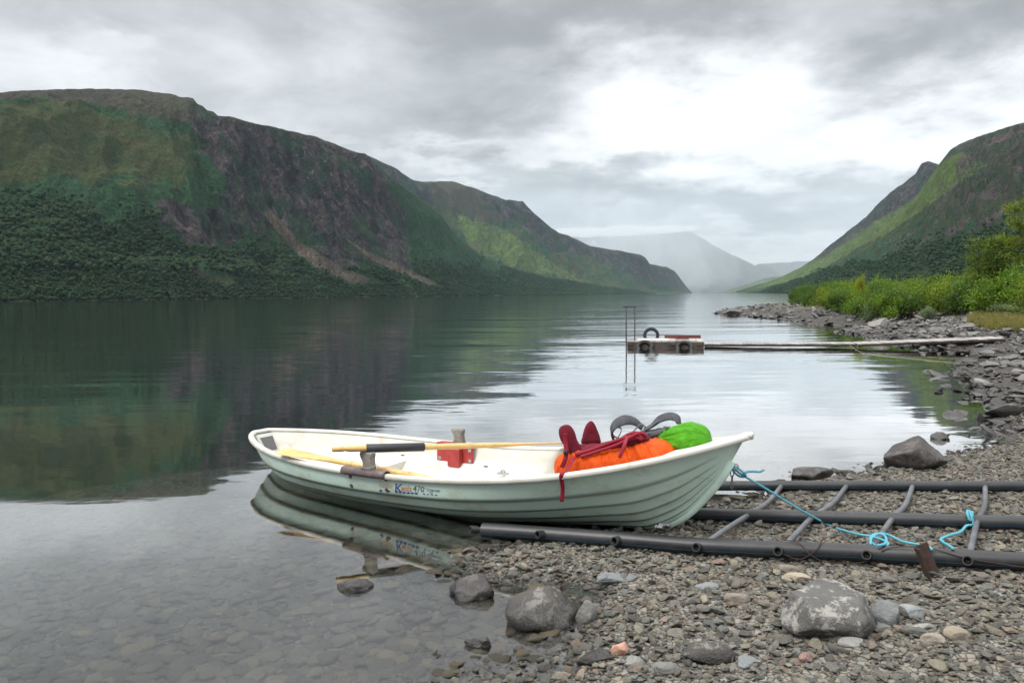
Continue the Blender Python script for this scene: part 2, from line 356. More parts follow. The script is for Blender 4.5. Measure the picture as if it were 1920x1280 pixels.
def spaced(lo, f0, f1, hi, st, gr):
    c = list(np.arange(f0, f1 + 1e-6, st)); s_ = st
    while c[-1] < hi: s_ *= gr; c.append(c[-1] + s_)
    c[-1] = hi; s_ = st
    while c[0] > lo: s_ *= gr; c.insert(0, c[0] - s_)
    c[0] = lo; return np.array(c)
gx = spaced(-8600, -3.5, 7.5, 8600, .05, 1.045); gy = spaced(-2800, 2.2, 11, 13400, .05, 1.04)
GX, GY = np.meshgrid(gx, gy, indexing='ij'); GZ = ground_z(GX, GY)
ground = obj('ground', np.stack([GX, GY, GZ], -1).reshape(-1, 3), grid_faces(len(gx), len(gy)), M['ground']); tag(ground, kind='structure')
def gz(x, y): return float(ground_z(np.array([x]), np.array([y]))[0])

hx = spaced(-8600, -8, 16, 8600, .4, 1.10); hy_ = spaced(-2800, 1.6, 40, 13400, .4, 1.10)
WX, WY = np.meshgrid(hx, hy_, indexing='ij'); WD = -ground_z(WX, WY, False)
water = obj('lake_water', np.stack([WX, WY, 0 * WX], -1).reshape(-1, 3), grid_faces(len(hx), len(hy_)), M['water'], attrs={'depth': WD.ravel()}); tag(water, kind='structure')

# ------------------------------------------------------------------ mountains (polar height fields, real distances)
mt, nt = mat('mountain_slope'); M['mountain'] = mt
geo = nt.n('ShaderNodeNewGeometry').outputs['Position']
A = lambda k: nt.n('ShaderNodeAttribute', attribute_name=k).outputs['Fac']
nA = nt.noise(geo, .012, 8, .62); nB = nt.noise(geo, .05, 7, .65); nC = nt.noise(geo, .22, 5, .65); nD = nt.noise(sc3(geo, (1, 1, .8)), .018, 9, .72, 1.0)
forest = nt.mix(nt.mr(nC, .35, .65), (.018, .048, .026), (.042, .082, .034)); forest = nt.mix(nt.mr(nB, .4, .6), forest, (.028, .068, .032))
olive = nt.mix(nt.mr(nD, .38, .62), (.070, .076, .028), (.034, .060, .026)); olive = nt.mix(nt.mr(nA, .45, .6, 0, .6), olive, (.080, .075, .030))
rock = nt.mix(nt.mr(nD, .38, .62), (.020, .015, .021), (.076, .056, .062)); rock = nt.mix(nt.mr(nC, .52, .7, 0, .5), rock, (.11, .095, .088)); rock = nt.mix(1., rock, nt.n('ShaderNodeCombineXYZ', {i: nt.mr(nB, .36, .62, .45, 1.55) for i in range(3)}).outputs[0], 'MULTIPLY'); rock = nt.mix(nt.mr(nA, .48, .56, 0, .75), rock, (.022, .050, .026))
fell = nt.mix(nt.mr(nD, .4, .6), (.085, .072, .058), (.055, .055, .036))
scree = nt.mix(nt.mr(nC, .3, .7), (.085, .066, .055), (.135, .105, .082))
mead = nt.mix(nt.mr(nB, .35, .65), (.070, .125, .030), (.125, .150, .045))
def edge(a, j=.35, k=nB): return nt.mr(nt.m('ADD', A(a), nt.m('MULTIPLY', nt.m('SUBTRACT', k, .5), j * 3)), .4, .6, smooth=True)
col = nt.mix(edge('olive', .9, nA), forest, olive); col = nt.mix(edge('fell', .8, nB), col, fell); col = nt.mix(edge('meadow', .6, nB), col, mead)
col = nt.mix(edge('rock', 1.15, nD), col, rock); col = nt.mix(edge('scree', .35, nD), col, scree); col = nt.mix(nt.mr(nt.n('ShaderNodeSeparateXYZ', {0: geo}).outputs[2], 1.6, .8), col, (.20, .18, .14))
col = nt.mix(nt.m('MULTIPLY', nt.mr(A('pale'), .2, .8), nt.mr(nt.noise(geo, .10, 6, .7), .60, .66, 0, .6)), col, (.45, .45, .38))
col = nt.mix(nt.mr(A('snow'), .4, .6), col, (.8, .82, .85))
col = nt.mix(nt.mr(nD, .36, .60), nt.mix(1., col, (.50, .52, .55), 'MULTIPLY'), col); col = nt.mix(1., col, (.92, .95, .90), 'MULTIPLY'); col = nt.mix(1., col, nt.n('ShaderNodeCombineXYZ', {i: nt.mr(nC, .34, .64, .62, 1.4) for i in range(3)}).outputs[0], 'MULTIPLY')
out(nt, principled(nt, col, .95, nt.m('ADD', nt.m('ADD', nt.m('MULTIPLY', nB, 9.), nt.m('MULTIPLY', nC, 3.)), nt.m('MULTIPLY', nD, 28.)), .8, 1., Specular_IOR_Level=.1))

def horizon_y(px): return 640 - F * math.tan(PITCH) - math.tan(ROLL) * (px - 960)
def inpoly(px, py, poly, soft=12.):
    poly = np.array(poly, float); n = len(poly); ins = np.zeros(px.shape, bool); d2 = np.full(px.shape, 1e18)
    for i in range(n):
        ax, ay = poly[i]; bx, by = poly[(i + 1) % n]; ex, ey = bx - ax, by - ay
        t = np.clip(((px - ax) * ex + (py - ay) * ey) / (ex * ex + ey * ey), 0, 1)
        d2 = np.minimum(d2, (px - ax - t * ex) ** 2 + (py - ay - t * ey) ** 2)
        if ay != by: ins ^= ((ay > py) != (by > py)) & (px < ex * (py - ay) / (by - ay) + ax)
    d = np.sqrt(d2) * np.where(ins, 1, -1); return sst(-soft, soft, d)
def ipl(P, x): P = np.array(P, float); return np.interp(x, P[:, 0], P[:, 1])
def mountain(name, sil, foot, crest, shape, step=3., rows=170, rug=.05, gully=.05, zones=None, seed=0., back=1.35, backdrop=.75):
    """sil: silhouette in (px,py); foot / crest: distance (m) along px; shape: v -> fraction of the height"""
    x0, x1 = sil[0][0], sil[-1][0]; px = np.arange(x0, x1 + step, step)
    S = np.array(sil, float); sy = np.interp(px, S[:, 0], S[:, 1]) + perlin(px * .045, seed) * 1.6 + perlin(px * .13, seed + 4) * .8
    rf = ipl(foot, px); rc = ipl(crest, px)
    v = np.concatenate([np.linspace(0, 1, rows), 1 + np.linspace(0, 1, 14)[1:] * (back - 1) * 3])
    PX, Vv = np.meshgrid(px, v, indexing='ij')
    R = rf[:, None] + (rc - rf)[:, None] * Vv
    dirs = np.array([ray(p, 640 - F * math.tan(PITCH) - math.tan(ROLL) * (p - 960)) for p in px]); dirs = dirs / np.linalg.norm(dirs[:, :2], axis=1)[:, None]
    top = []
    for p, s_, r_ in zip(px, sy, rc):
        q = ray(p, s_); top.append(H + q[2] / math.hypot(q[0], q[1]) * r_)
    top = np.maximum(np.array(top), 1.)
    Xw = dirs[:, 0:1] * R; Yw = dirs[:, 1:2] * R
    sh = shape(np.clip(Vv, 0, 1), PX); Zw = top[:, None] * sh
    env = np.sin(np.clip(Vv, 0, 1) * math.pi) ** .7 * top[:, None]
    k = 1. / 420.
    zz = Zw + env * (rug * fbm(Xw * k * 1.5, Yw * k * 1.5, seed, 6, gain=.55) + gully * (fbm(Xw * k * 3.2 + seed, Yw * k * 1.3, seed, 5, True) - .6))
    zz = zz + env * gully * .9 * sst(250, 480, PX) * (fbm(PX * .020 + Vv * 3.2 + seed, Vv * 2.2 - PX * .006, seed, 6, True, .6) - .6)
    bk = np.clip(Vv - 1, 0, None); zz = np.where(Vv > 1, top[:, None] * (1 - backdrop * bk / ((back - 1) * 3)) - 0, zz)
    lim = 1 - sst(.86, 1., Vv)                                        # nothing rises above the crest line
    # keep slopes below the line of sight of the crest
    el_c = (top - H) / rc; zz = np.where(Vv < 1, np.minimum(zz, H + R * el_c[:, None] * 1.0 - (1 - Vv) * top[:, None] * .012), zz)
    zz[:, 0] = -1.5
    V3 = np.stack([Xw, Yw, zz], -1).reshape(-1, 3); q = proj(V3); qx, qy = q[:, 0], q[:, 1]
    at = {k_: np.zeros(len(V3)) for k_ in ('olive', 'rock', 'scree', 'fell', 'meadow', 'pale', 'snow')}
    for k_, fn in (zones or {}).items(): at[k_] = fn(qx, qy)
    o = obj(name, V3, grid_faces(len(px), len(v)), M['mountain'], attrs=at); tag(o, kind='structure'); return o, V3, (qx, qy), at

def shp_left(v, px):
    soft = .10 * v + .95 * v ** 1.15 * (1 - .05)              # rounded fell
    cliff = np.interp(v, [0, .3, .55, .7, .8, .9, 1], [0, .13, .34, .52, .80, .95, 1.])
    low = np.interp(v, [0, .25, .5, .75, 1], [0, .1, .34, .70, 1.])
    dome = np.interp(v, [0, .2, .45, .65, .85, 1], [0, .14, .42, .68, .90, 1.])
    a = sst(300, 430, px); b = sst(820, 1000, px)
    return (dome * (1 - a) + cliff * a) * (1 - b) + low * b
left_sil = [(-260, 200), (-100, 186), (0, 178), (60, 172), (150, 168), (260, 169), (330, 176), (352, 183), (374, 185), (382, 195), (392, 199), (400, 208), (412, 212), (418, 218), (440, 219), (480, 230), (540, 243), (600, 257), (650, 277), (672, 284), (690, 288), (706, 302), (722, 322), (750, 345), (790, 372), (830, 405), (855, 440), (890, 468), (930, 492), (970, 508), (1020, 520), (1060, 524), (1100, 533), (1160, 541), (1220, 547), (1262, 550)]
left_foot = [(-260, 640), (0, 800), (300, 960), (600, 1250), (800, 1600), (1000, 2400), (1150, 3300), (1262, 4600)]
left_crest = [(-260, 1500), (0, 1650), (300, 1750), (430, 1600), (700, 1950), (855, 2400), (1000, 3000), (1150, 3900), (1262, 4800)]
rockL = [(352, 192), (400, 200), (440, 222), (600, 262), (695, 292), (730, 350), (770, 410), (760, 470), (780, 520), (700, 500), (620, 500), (560, 450), (480, 440), (430, 470), (330, 455), (290, 420), (300, 370), (400, 390), (420, 330), (360, 260)]
zonesL = {
 'olive': lambda x, y: np.maximum(inpoly(x, y, [(-300, 205), (0, 200), (140, 190), (250, 230), (350, 260), (400, 300), (330, 350), (200, 330), (0, 340), (-300, 350)], 30) , .75 * inpoly(x, y, [(-300, 490), (300, 500), (600, 520), (1240, 548), (1240, 556), (-300, 575)], 16)),
 'fell': lambda x, y: inpoly(x, y, [(-300, 150), (150, 150), (350, 160), (400, 215), (360, 230), (250, 215), (150, 190), (0, 185), (-300, 205)], 14) * .9 + .8 * inpoly(x, y, [(410, 205), (560, 240), (640, 270), (620, 274), (520, 245), (420, 228)], 5),
 'rock': lambda x, y: np.maximum(inpoly(x, y, rockL, 14) * .85, .55 * inpoly(x, y, [(330, 500), (420, 500), (450, 520), (420, 540), (350, 520)], 8)),
 'scree': lambda x, y: np.maximum.reduce([inpoly(x, y, [(488, 395), (510, 400), (560, 450), (640, 500), (700, 524), (660, 530), (600, 505), (540, 460)], 8), .8 * inpoly(x, y, [(600, 415), (625, 430), (690, 470), (800, 520), (830, 536), (790, 532), (700, 490)], 6), .55 * inpoly(x, y, [(560, 480), (640, 500), (740, 530), (640, 530)], 8), .45 * inpoly(x, y, [(335, 420), (440, 450), (440, 470), (340, 440)], 8)]),
 'pale': lambda x, y: inpoly(x, y, [(540, 280), (620, 300), (650, 340), (650, 385), (600, 380), (570, 340)], 14),
}
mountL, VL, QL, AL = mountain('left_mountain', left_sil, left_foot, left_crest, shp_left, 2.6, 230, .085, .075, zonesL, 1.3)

def shp2(v, px): return np.interp(v, [0, .25, .5, .72, .82, 1], [0, .13, .40, .66, .88, 1.])
sil2 = [(560, 330), (690, 290), (720, 303), (745, 315), (775, 337), (800, 341), (850, 340), (885, 350), (920, 364), (950, 374), (982, 378), (992, 390), (1020, 415), (1050, 438), (1065, 441), (1110, 462), (1150, 468), (1202, 478), (1212, 484), (1218, 495), (1248, 500), (1264, 507), (1280, 528), (1298, 550)]
zones2 = {'olive': lambda x, y: .5 + 0 * x, 'fell': lambda x, y: inpoly(x, y, [(680, 280), (990, 360), (1000, 400), (900, 420), (830, 380), (760, 360)], 22),
 'rock': lambda x, y: np.maximum(inpoly(x, y, [(900, 360), (985, 372), (1050, 432), (1210, 480), (1280, 520), (1290, 548), (1200, 520), (1100, 480), (1040, 470), (980, 420), (910, 390)], 12), .9 * inpoly(x, y, [(690, 280), (720, 300), (800, 345), (830, 400), (780, 380), (720, 340)], 8)),
 'meadow': lambda x, y: .8 * inpoly(x, y, [(850, 400), (950, 430), (1050, 500), (1100, 530), (980, 510), (880, 470)], 20), 'scree': lambda x, y: .5 * inpoly(x, y, [(860, 440), (900, 460), (930, 490), (880, 470)], 8)}
mountain('far_left_ridge', sil2, [(560, 3000), (900, 3600), (1150, 4600), (1300, 6300)], [(560, 3900), (800, 4300), (1000, 4800), (1200, 5800), (1300, 6600)], shp2, 2.6, 120, .06, .07, zones2, 5.1)
sil3 = [(980, 470), (1050, 441), (1090, 444), (1150, 444), (1200, 440), (1280, 434), (1300, 437), (1340, 462), (1400, 490), (1415, 498), (1425, 494), (1440, 498), (1470, 520), (1500, 548)]
zones3 = {'fell': lambda x, y: .6 + 0 * x, 'rock': lambda x, y: .45 + 0 * x, 'snow': lambda x, y: np.maximum(inpoly(x, y, [(1113, 451), (1118, 459), (1116, 461), (1110, 452)], 1.5), inpoly(x, y, [(1242, 450), (1244, 450), (1244, 456), (1242, 456)], 1.2))}
mountain('distant_mountain', sil3, [(980, 7400), (1500, 8400)], [(980, 9400), (1500, 9600)], shp2, 3., 60, .05, .05, zones3, 9.7)
sil4 = [(1380, 510), (1415, 498), (1430, 494), (1480, 491), (1520, 489), (1560, 500), (1700, 520)]
mountain('distant_ridge', sil4, [(1380, 9600), (1700, 9600)], [(1380, 12000), (1700, 12000)], shp2, 3., 40, .05, .05, zones3, 14.2)
sil4b = [(1350, 549), (1400, 532), (1440, 520), (1500, 515), (1540, 520), (1620, 540)]
mountain('distant_spur', sil4b, [(1350, 6600), (1620, 6600)], [(1350, 7300), (1620, 7300)], shp2, 3., 40, .05, .05, {'meadow': lambda x, y: .5 + 0 * x, 'olive': lambda x, y: .5 + 0 * x}, 11.)

def shpR(v, px): return np.interp(v, [0, .2, .45, .7, .88, 1], [0, .12, .38, .68, .90, 1.])
silP = [(1380, 546), (1440, 528), (1480, 512), (1520, 489), (1555, 460), (1600, 424), (1622, 406), (1640, 385), (1665, 362), (1690, 345), (1712, 326), (1722, 307), (1735, 303), (1752, 307), (1800, 330), (1900, 400)]
zonesP = {'rock': lambda x, y: .95 * inpoly(x, y, [(1500, 500), (1560, 452), (1640, 378), (1700, 330), (1726, 300), (1760, 302), (1760, 340), (1690, 390), (1620, 425), (1550, 475)], 8), 'fell': lambda x, y: .7 * inpoly(x, y, [(1480, 512), (1620, 400), (1700, 345), (1690, 420), (1560, 480)], 12), 'meadow': lambda x, y: .75 * inpoly(x, y, [(1400, 545), (1560, 470), (1660, 400), (1720, 350), (1700, 420), (1600, 480), (1480, 535)], 10), 'olive': lambda x, y: .45 + 0 * x}
mountain('right_far_peak', silP, [(1380, 3800), (1900, 3300)], [(1380, 5000), (1560, 4600), (1725, 4200), (1900, 4200)], shpR, 2.4, 120, .06, .09, zonesP, 17.7)
silR = [(1330, 550.5), (1400, 547), (1480, 530), (1560, 494), (1620, 455), (1680, 408), (1712, 370), (1742, 328), (1760, 302), (1775, 282), (1790, 272), (1830, 255), (1860, 246), (1920, 227), (2000, 200), (2200, 160)]
zonesR = {
 'rock': lambda x, y: np.maximum.reduce([inpoly(x, y, [(1500, 500), (1560, 452), (1640, 378), (1700, 330), (1726, 300), (1752, 302), (1740, 340), (1690, 390), (1640, 420), (1570, 470)], 8) * .8, .44 * inpoly(x, y, [(1790, 262), (1930, 215), (2200, 150), (2200, 430), (1930, 400), (1830, 400), (1750, 400), (1780, 330)], 25), .38 * inpoly(x, y, [(1640, 440), (1800, 400), (1900, 400), (1800, 450), (1700, 480)], 14)]),
 'fell': lambda x, y: .52 * inpoly(x, y, [(1700, 330), (1790, 262), (1930, 215), (2200, 150), (2200, 430), (1930, 420), (1780, 420), (1700, 400)], 25),
 'meadow': lambda x, y: np.maximum(inpoly(x, y, [(1745, 320), (1800, 285), (1850, 310), (1790, 350), (1720, 400), (1660, 440), (1590, 470), (1500, 520), (1400, 545), (1420, 535), (1560, 470), (1660, 400), (1710, 360)], 8), .4 * inpoly(x, y, [(1380, 545), (1500, 510), (1560, 490), (1480, 540)], 10)),
 'olive': lambda x, y: .35 + 0 * x,
 'pale': lambda x, y: inpoly(x, y, [(1630, 445), (1660, 435), (1700, 445), (1700, 462), (1640, 462)], 6)}
mountR, VR, QR, AR = mountain('right_mountain', silR, [(1330, 5200), (1400, 3200), (1480, 1500), (1600, 1150), (1920, 800), (2200, 650)], [(1330, 5400), (1450, 3400), (1560, 2700), (1725, 2300), (1760, 2250), (1920, 1900), (2200, 1700)], shpR, 2.4, 200, .05, .06, zonesR, 21.4)

# ------------------------------------------------------------------ scatter of countless things
def scatter(name, pts, scl, rot, srcs, parent=None, kind='stuff'):
    me = bpy.data.meshes.new(name); pts = np.asarray(pts, np.float32); n = len(pts); me.vertices.add(n); me.vertices.foreach_set('co', pts.ravel())
    a = me.attributes.new('scl', 'FLOAT_VECTOR', 'POINT'); a.data.foreach_set('vector', np.asarray(scl, np.float32).ravel())
    a = me.attributes.new('rot', 'FLOAT_VECTOR', 'POINT'); a.data.foreach_set('vector', np.asarray(rot, np.float32).ravel())
    a = me.attributes.new('idx', 'INT', 'POINT'); a.data.foreach_set('value', np.random.default_rng(n).integers(0, len(srcs), n).astype(np.int32))
    o = link(bpy.data.objects.new(name, me))
    c = bpy.data.collections.new(name + '_shapes')
    for s_ in srcs: c.objects.link(bpy.data.objects.new(name + '_shape', s_))
    g = bpy.data.node_groups.new(name + '_scatter', 'GeometryNodeTree'); g.interface.new_socket('Geometry', in_out='INPUT', socket_type='NodeSocketGeometry'); g.interface.new_socket('Geometry', in_out='OUTPUT', socket_type='NodeSocketGeometry')
    N = g.nodes; L_ = g.links; gi = N.new('NodeGroupInput'); go = N.new('NodeGroupOutput'); ip = N.new('GeometryNodeInstanceOnPoints'); ci = N.new('GeometryNodeCollectionInfo')
    ci.inputs['Collection'].default_value = c; ci.inputs['Separate Children'].default_value = True; ci.inputs['Reset Children'].default_value = True
    def na(nm, ty): x = N.new('GeometryNodeInputNamedAttribute'); x.data_type = ty; x.inputs[0].default_value = nm; return x.outputs[0]
    L_.new(gi.outputs[0], ip.inputs['Points']); L_.new(ci.outputs[0], ip.inputs['Instance']); ip.inputs['Pick Instance'].default_value = True
    L_.new(na('idx', 'INT'), ip.inputs['Instance Index']); L_.new(na('scl', 'FLOAT_VECTOR'), ip.inputs['Scale'])
    er = N.new('FunctionNodeEulerToRotation'); L_.new(na('rot', 'FLOAT_VECTOR'), er.inputs[0]); L_.new(er.outputs[0], ip.inputs['Rotation'])
    L_.new(ip.outputs[0], go.inputs[0]); md = o.modifiers.new('scatter', 'NODES'); md.node_group = g
    if parent is not None: o.parent = parent
    return tag(o, kind=kind)

mt, nt = mat('scrub_crown'); M['scrub'] = mt
oi = nt.n('ShaderNodeObjectInfo'); rnd = oi.outputs['Random']; geo = nt.n('ShaderNodeNewGeometry').outputs['Position']
colr = nt.ramp(rnd, [(0, (.016, .038, .018)), (.3, (.020, .045, .020)), (.6, (.027, .053, .022)), (.85, (.036, .056, .021)), (1, (.044, .054, .021))])
colr = nt.mix(nt.noise(geo, .6, 4), nt.mix(1., colr, (.55, .55, .55), 'MULTIPLY'), colr)
out(nt, principled(nt, colr, .95, Specular_IOR_Level=.1))
crowns = []
for k in range(5):
    V, Fc = ico(2); r = 1 + .35 * fbm(V[:, 0] * 1.9 + k * 9, V[:, 1] * 1.9, V[:, 2] * 1.9, 3); crowns.append(new_mesh('scrub_crown', V * r[:, None], Fc, M['scrub'], False))
def forest_scatter(name, V3, q, at, n, ylo, rmax, parent, seed, smin=1.2, smax=2.7):
    g_ = np.random.default_rng(seed); qx, qy = q
    hy = 640 - F * math.tan(PITCH) - math.tan(ROLL) * (qx - 960); dist = np.hypot(V3[:, 0], V3[:, 1])
    ok = (V3[:, 2] > .5) & (qx > -60) & (qx < 1980) & (qy > ylo(qx) + 22 * fbm(qx * .02, qy * .03, 2., 4)) & (dist < rmax) & (at['rock'] < .45) & (at['scree'] < .25) & (at['meadow'] < .6)
    cl = fbm(V3[:, 0] * .012, V3[:, 1] * .012, 0., 4); ok &= cl > -.55
    idx = np.nonzero(ok)[0]; wgt = np.exp(-((V3[idx, 2]) / 200.)) * dist[idx] * np.clip((qy[idx] - ylo(qx[idx])) / 60., .04, 1); wgt /= wgt.sum()
    I = g_.choice(idx, n, True, wgt); P = V3[I].copy()
    j = g_.normal(size=(n, 2)) * 7; P[:, :2] += j; s_ = g_.uniform(smin, smax, n) * (.8 + .35 * (at['olive'][I] < .5))
    P[:, 2] += s_ * .2
    scatter(name, P, np.stack([s_ * g_.uniform(.8, 1.2, n), s_, s_ * g_.uniform(.7, 1.15, n)], 1), np.stack([0 * s_, 0 * s_, g_.uniform(0, 6.28, n)], 1), crowns, parent)
forest_scatter('birch_scrub', VL, QL, AL, 90000, lambda x: np.interp(x, [0, 250, 420, 500, 900, 1250], [345, 370, 420, 450, 490, 540]), 4200, mountL, 3)
forest_scatter('birch_scrub', VR, QR, AR, 45000, lambda x: np.interp(x, [1400, 1560, 1920], [545, 500, 400]), 3200, mountR, 4, 1.0, 2.1)

# ------------------------------------------------------------------ stones
def rock_mesh(name, seed, sub, mt, aspect=(1, .8, .6), cuts=9, rough=.10, cutd=(.55, .85), smooth=True):
    g_ = np.random.default_rng(seed); V, Fc = ico(sub); V = V.copy()
    for k in range(cuts):
        n_ = nrm(g_.normal(size=3)); d = g_.uniform(*cutd); e = V @ n_ - d; V = V - np.where(e > 0, e * 1.0, 0)[:, None] * n_
    r = 1 + rough * fbm(V[:, 0] * 1.3 + seed, V[:, 1] * 1.3, V[:, 2] * 1.3, 4)
    V = V * r[:, None] * np.array(aspect); return new_mesh(name, V, Fc, mt, smooth)
def variants(name, n, sub, mt, seed, flat=.55, **k):
    g_ = np.random.default_rng(seed)
    return [rock_mesh(name, seed * 100 + i, sub, mt, (1, g_.uniform(.6, .9), g_.uniform(flat * .7, flat * 1.2)), **k) for i in range(n)]
peb = variants('pebble', 14, 2, M['pebble'], 1, .42, cuts=13, rough=.03, cutd=(.42, .8), smooth=False); stv = variants('stone', 14, 3, M['pebble'], 2, .40, cuts=14, rough=.04, cutd=(.42, .82))
rkv = variants('rock', 16, 3, M['rock'], 3, .33, cuts=16, rough=.035, cutd=(.32, .72), smooth=False); bdv = variants('bed_stone', 8, 2, M['bed'], 4, .28, cuts=6)

def pick(n, x0, x1, y0, y1, dlo, dhi, seed, view=True, pw=1.):
    g_ = np.random.default_rng(seed); x = g_.uniform(x0, x1, n); y = y0 + (y1 - y0) * g_.uniform(0, 1, n) ** pw
    if view:
        k = (np.abs(x) < y * .68 + .5); x, y = x[k], y[k]
    d = sdf(x, y); k = (d > dlo) & (d < dhi); return x[k], y[k], d[k], g_
def put(name, x, y, g_, s0, s1, srcs, sink=.25, parent=None, tilt=.25, pw=2., dz=0.):
    n = len(x); s_ = s0 + (s1 - s0) * g_.uniform(0, 1, n) ** pw; z = ground_z(x, y) + s_ * .45 * (1 - 2 * sink) + dz
    return scatter(name, np.stack([x, y, z], 1), np.stack([s_] * 3, 1), np.stack([g_.normal(0, tilt, n), g_.normal(0, tilt, n), g_.uniform(0, 6.28, n)], 1), srcs, parent)
x, y, d, g_ = pick(110000, -.8, 7.5, 2.6, 10.5, -.5, 9, 21)
put('gravel', x, y, g_, .009, .027, peb, .2, ground, .35, 1.6)
x, y, d, g_ = pick(15000, -.8, 7.5, 2.6, 10.5, -.4, 9, 22)
put('gravel', x, y, g_, .020, .046, peb, .15, ground, .3, 2., .004)
x, y, d, g_ = pick(42000, -7, 3, 2.4, 16, -9, -.12, 23, pw=1.5)
put('lakebed_stones', x, y, g_, .018, .075, bdv, .3, ground, .12, 2.)
x, y, d, g_ = pick(5200, 4, 26, 8.0, 34, -.7, 5.5, 24, pw=1.0)
put('shore_rubble', x, y, g_, .05, .20, rkv, .25, ground, .3, 2.)
x, y, d, g_ = pick(15000, 5, 26, 8.5, 34, -.4, 8, 27, pw=1.0)
put('shore_rubble', x, y, g_, .03, .10, rkv, .25, ground, .3, 1.5)
x, y, d, g_ = pick(11000, 12, 62, 28, 96, -.5, 9, 25, pw=.9)
put('shore_rubble', x, y, g_, .08, .34, rkv, .2, ground, .3, 2.)

# ------------------------------------------------------------------ boat frame
TH = -.594; BO = np.array([-2.381, 7.519]); bd = np.array([math.cos(TH), math.sin(TH)]); bnv = np.array([-bd[1], bd[0]]); BL = 4.65
def loc(u, v, z): u, v, z = np.broadcast_arrays(np.asarray(u, float), v, z); return np.stack([BO[0] + u * bd[0] + v * bnv[0], BO[1] + u * bd[1] + v * bnv[1], z], -1)
D3 = np.array([bd[0], bd[1], 0]); N3 = np.array([bnv[0], bnv[1], 0]); UP = np.array([0, 0, 1.])
_cz = np.linalg.solve(np.vander([0, .33, .67, 1], 4), [.325, .284, .371, .714]); _cb = np.linalg.solve(np.vander([0, .25, .5, .75, .9, 1], 6), [.159, .640, .691, .615, .375, 0.])
def sheer(t): return np.vander(np.atleast_1d(t), 4) @ _cz
def beam(t): return np.maximum(np.vander(np.atleast_1d(t), 6) @ _cb, 0)
_K = catmull([(0, .42, -.105), (.12, .82, -.10), (.3, 1.6, -.085), (.5, 2.42, -.06), (.68, 3.2, -.03), (.8, 3.72, -.005), (.86, 3.98, .010), (.90, 4.13, .078), (.93, 4.26, .17), (.955, 4.375, .30), (.975, 4.475, .43), (1, 4.60, .655)], 12)
def keel(t): return np.interp(t, _K[:, 0], _K[:, 1]), np.interp(t, _K[:, 0], _K[:, 2])
LAPS = [.25, .42, .58, .72, .85]
def hull_pt(t, g, lap=True, inset=0.):
    t, g = np.broadcast_arrays(np.asarray(t, float), g); sh = t.shape; t = t.ravel(); g = g.ravel()
    bG = np.maximum(beam(t) - .035 - inset, .002); zG = sheer(t) - .02; uG = BL * t * .992 + inset * (1 - 2 * t)
    uK, zK = keel(t); zK = zK + inset
    w_ = sst(.55, .97, t); st = 1 - sst(0, .16, t)
    b1 = bG * (.97 - .30 * w_ - .05 * st); b2 = bG * (.72 - .60 * w_ - .42 * st); D = zG - zK
    z1 = zG - D * (.55 - .12 * w_); z2 = zK + D * (.015 + .22 * w_)
    c0, c1, c2, c3 = (1 - g) ** 3, 3 * g * (1 - g) ** 2, 3 * g * g * (1 - g), g ** 3
    u = c0 * uG + c1 * (uG * .67 + uK * .33) + c2 * (uG * .3 + uK * .7) + c3 * uK
    v = c0 * bG + c1 * b1 + c2 * b2 + c3 * (.012 if not inset else .0); z = c0 * zG + c1 * z1 + c2 * z2 + c3 * zK
    if lap:
        off = np.zeros_like(t); edges = [0.] + LAPS + [1.0001]
        for a_, b_ in zip(edges[:-1], edges[1:]):
            k = (g >= a_) & (g < b_); off = np.where(k, (g - a_) / (b_ - a_), off)
        off = off * .015 * (1 - sst(.90, .97, t)) * (g < .95); 
        # outward direction in the section plane
        nv = np.interp(g, [0, .4, .7, 1], [1, .85, .35, .1]); v = v + off * nv; z = z - off * np.sqrt(1 - nv ** 2)
    return u.reshape(sh), v.reshape(sh), z.reshape(sh)
GS = []
_e = [0.] + LAPS + [1.]
for a_, b_ in zip(_e[:-1], _e[1:]): GS += list(np.linspace(a_, b_ - .0008, 6)) 
GS = np.array(GS); TS = np.linspace(0, 1, 120)

mt, nt = mat('mint_gelcoat'); M['mint'] = mt
co = nt.n('ShaderNodeTexCoord').outputs['Object']
base = nt.mix(nt.mr(nt.noise(co, 2.2, 5, .6), .35, .65), (.66, .82, .73), (.58, .75, .66))
base = nt.mix(nt.m('MULTIPLY', nt.mr(nt.noise(sc3(co, (1, 1, 2.2)), 3.1, 8, .7), .52, .66), .65), base, (.46, .47, .32))
sp_ = nt.noise(co, 55, 5, .7); base = nt.mix(nt.mr(sp_, .66, .72, 0, .6), base, (.16, .18, .16))
scr = nt.noise(sc3(co, (5, 5, 60)), 1.4, 6, .7, .5); base = nt.mix(nt.mr(scr, .66, .70, 0, .5), base, (.25, .30, .26))
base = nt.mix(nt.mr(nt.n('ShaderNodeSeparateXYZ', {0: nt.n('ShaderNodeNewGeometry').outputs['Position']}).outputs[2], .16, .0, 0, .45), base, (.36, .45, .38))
out(nt, principled(nt, base, .42, nt.noise(co, 14, 4), .12, .01, Specular_IOR_Level=.35))
mt, nt = mat('white_gelcoat'); M['white'] = mt
co = nt.n('ShaderNodeTexCoord').outputs['Object']
base = nt.mix(nt.mr(nt.noise(co, 3, 5, .6), .35, .7), (.64, .63, .585), (.58, .565, .505))
base = nt.mix(nt.mr(nt.noise(co, 3.8, 9, .75, .8), .50, .66, 0, .6), base, (.42, .37, .26)); base = nt.mix(nt.mr(nt.noise(co, 70, 5, .75), .66, .72, 0, .7), base, (.25, .24, .22))
out(nt, principled(nt, base, .48, nt.noise(co, 20, 4), .15, .006, Specular_IOR_Level=.35))

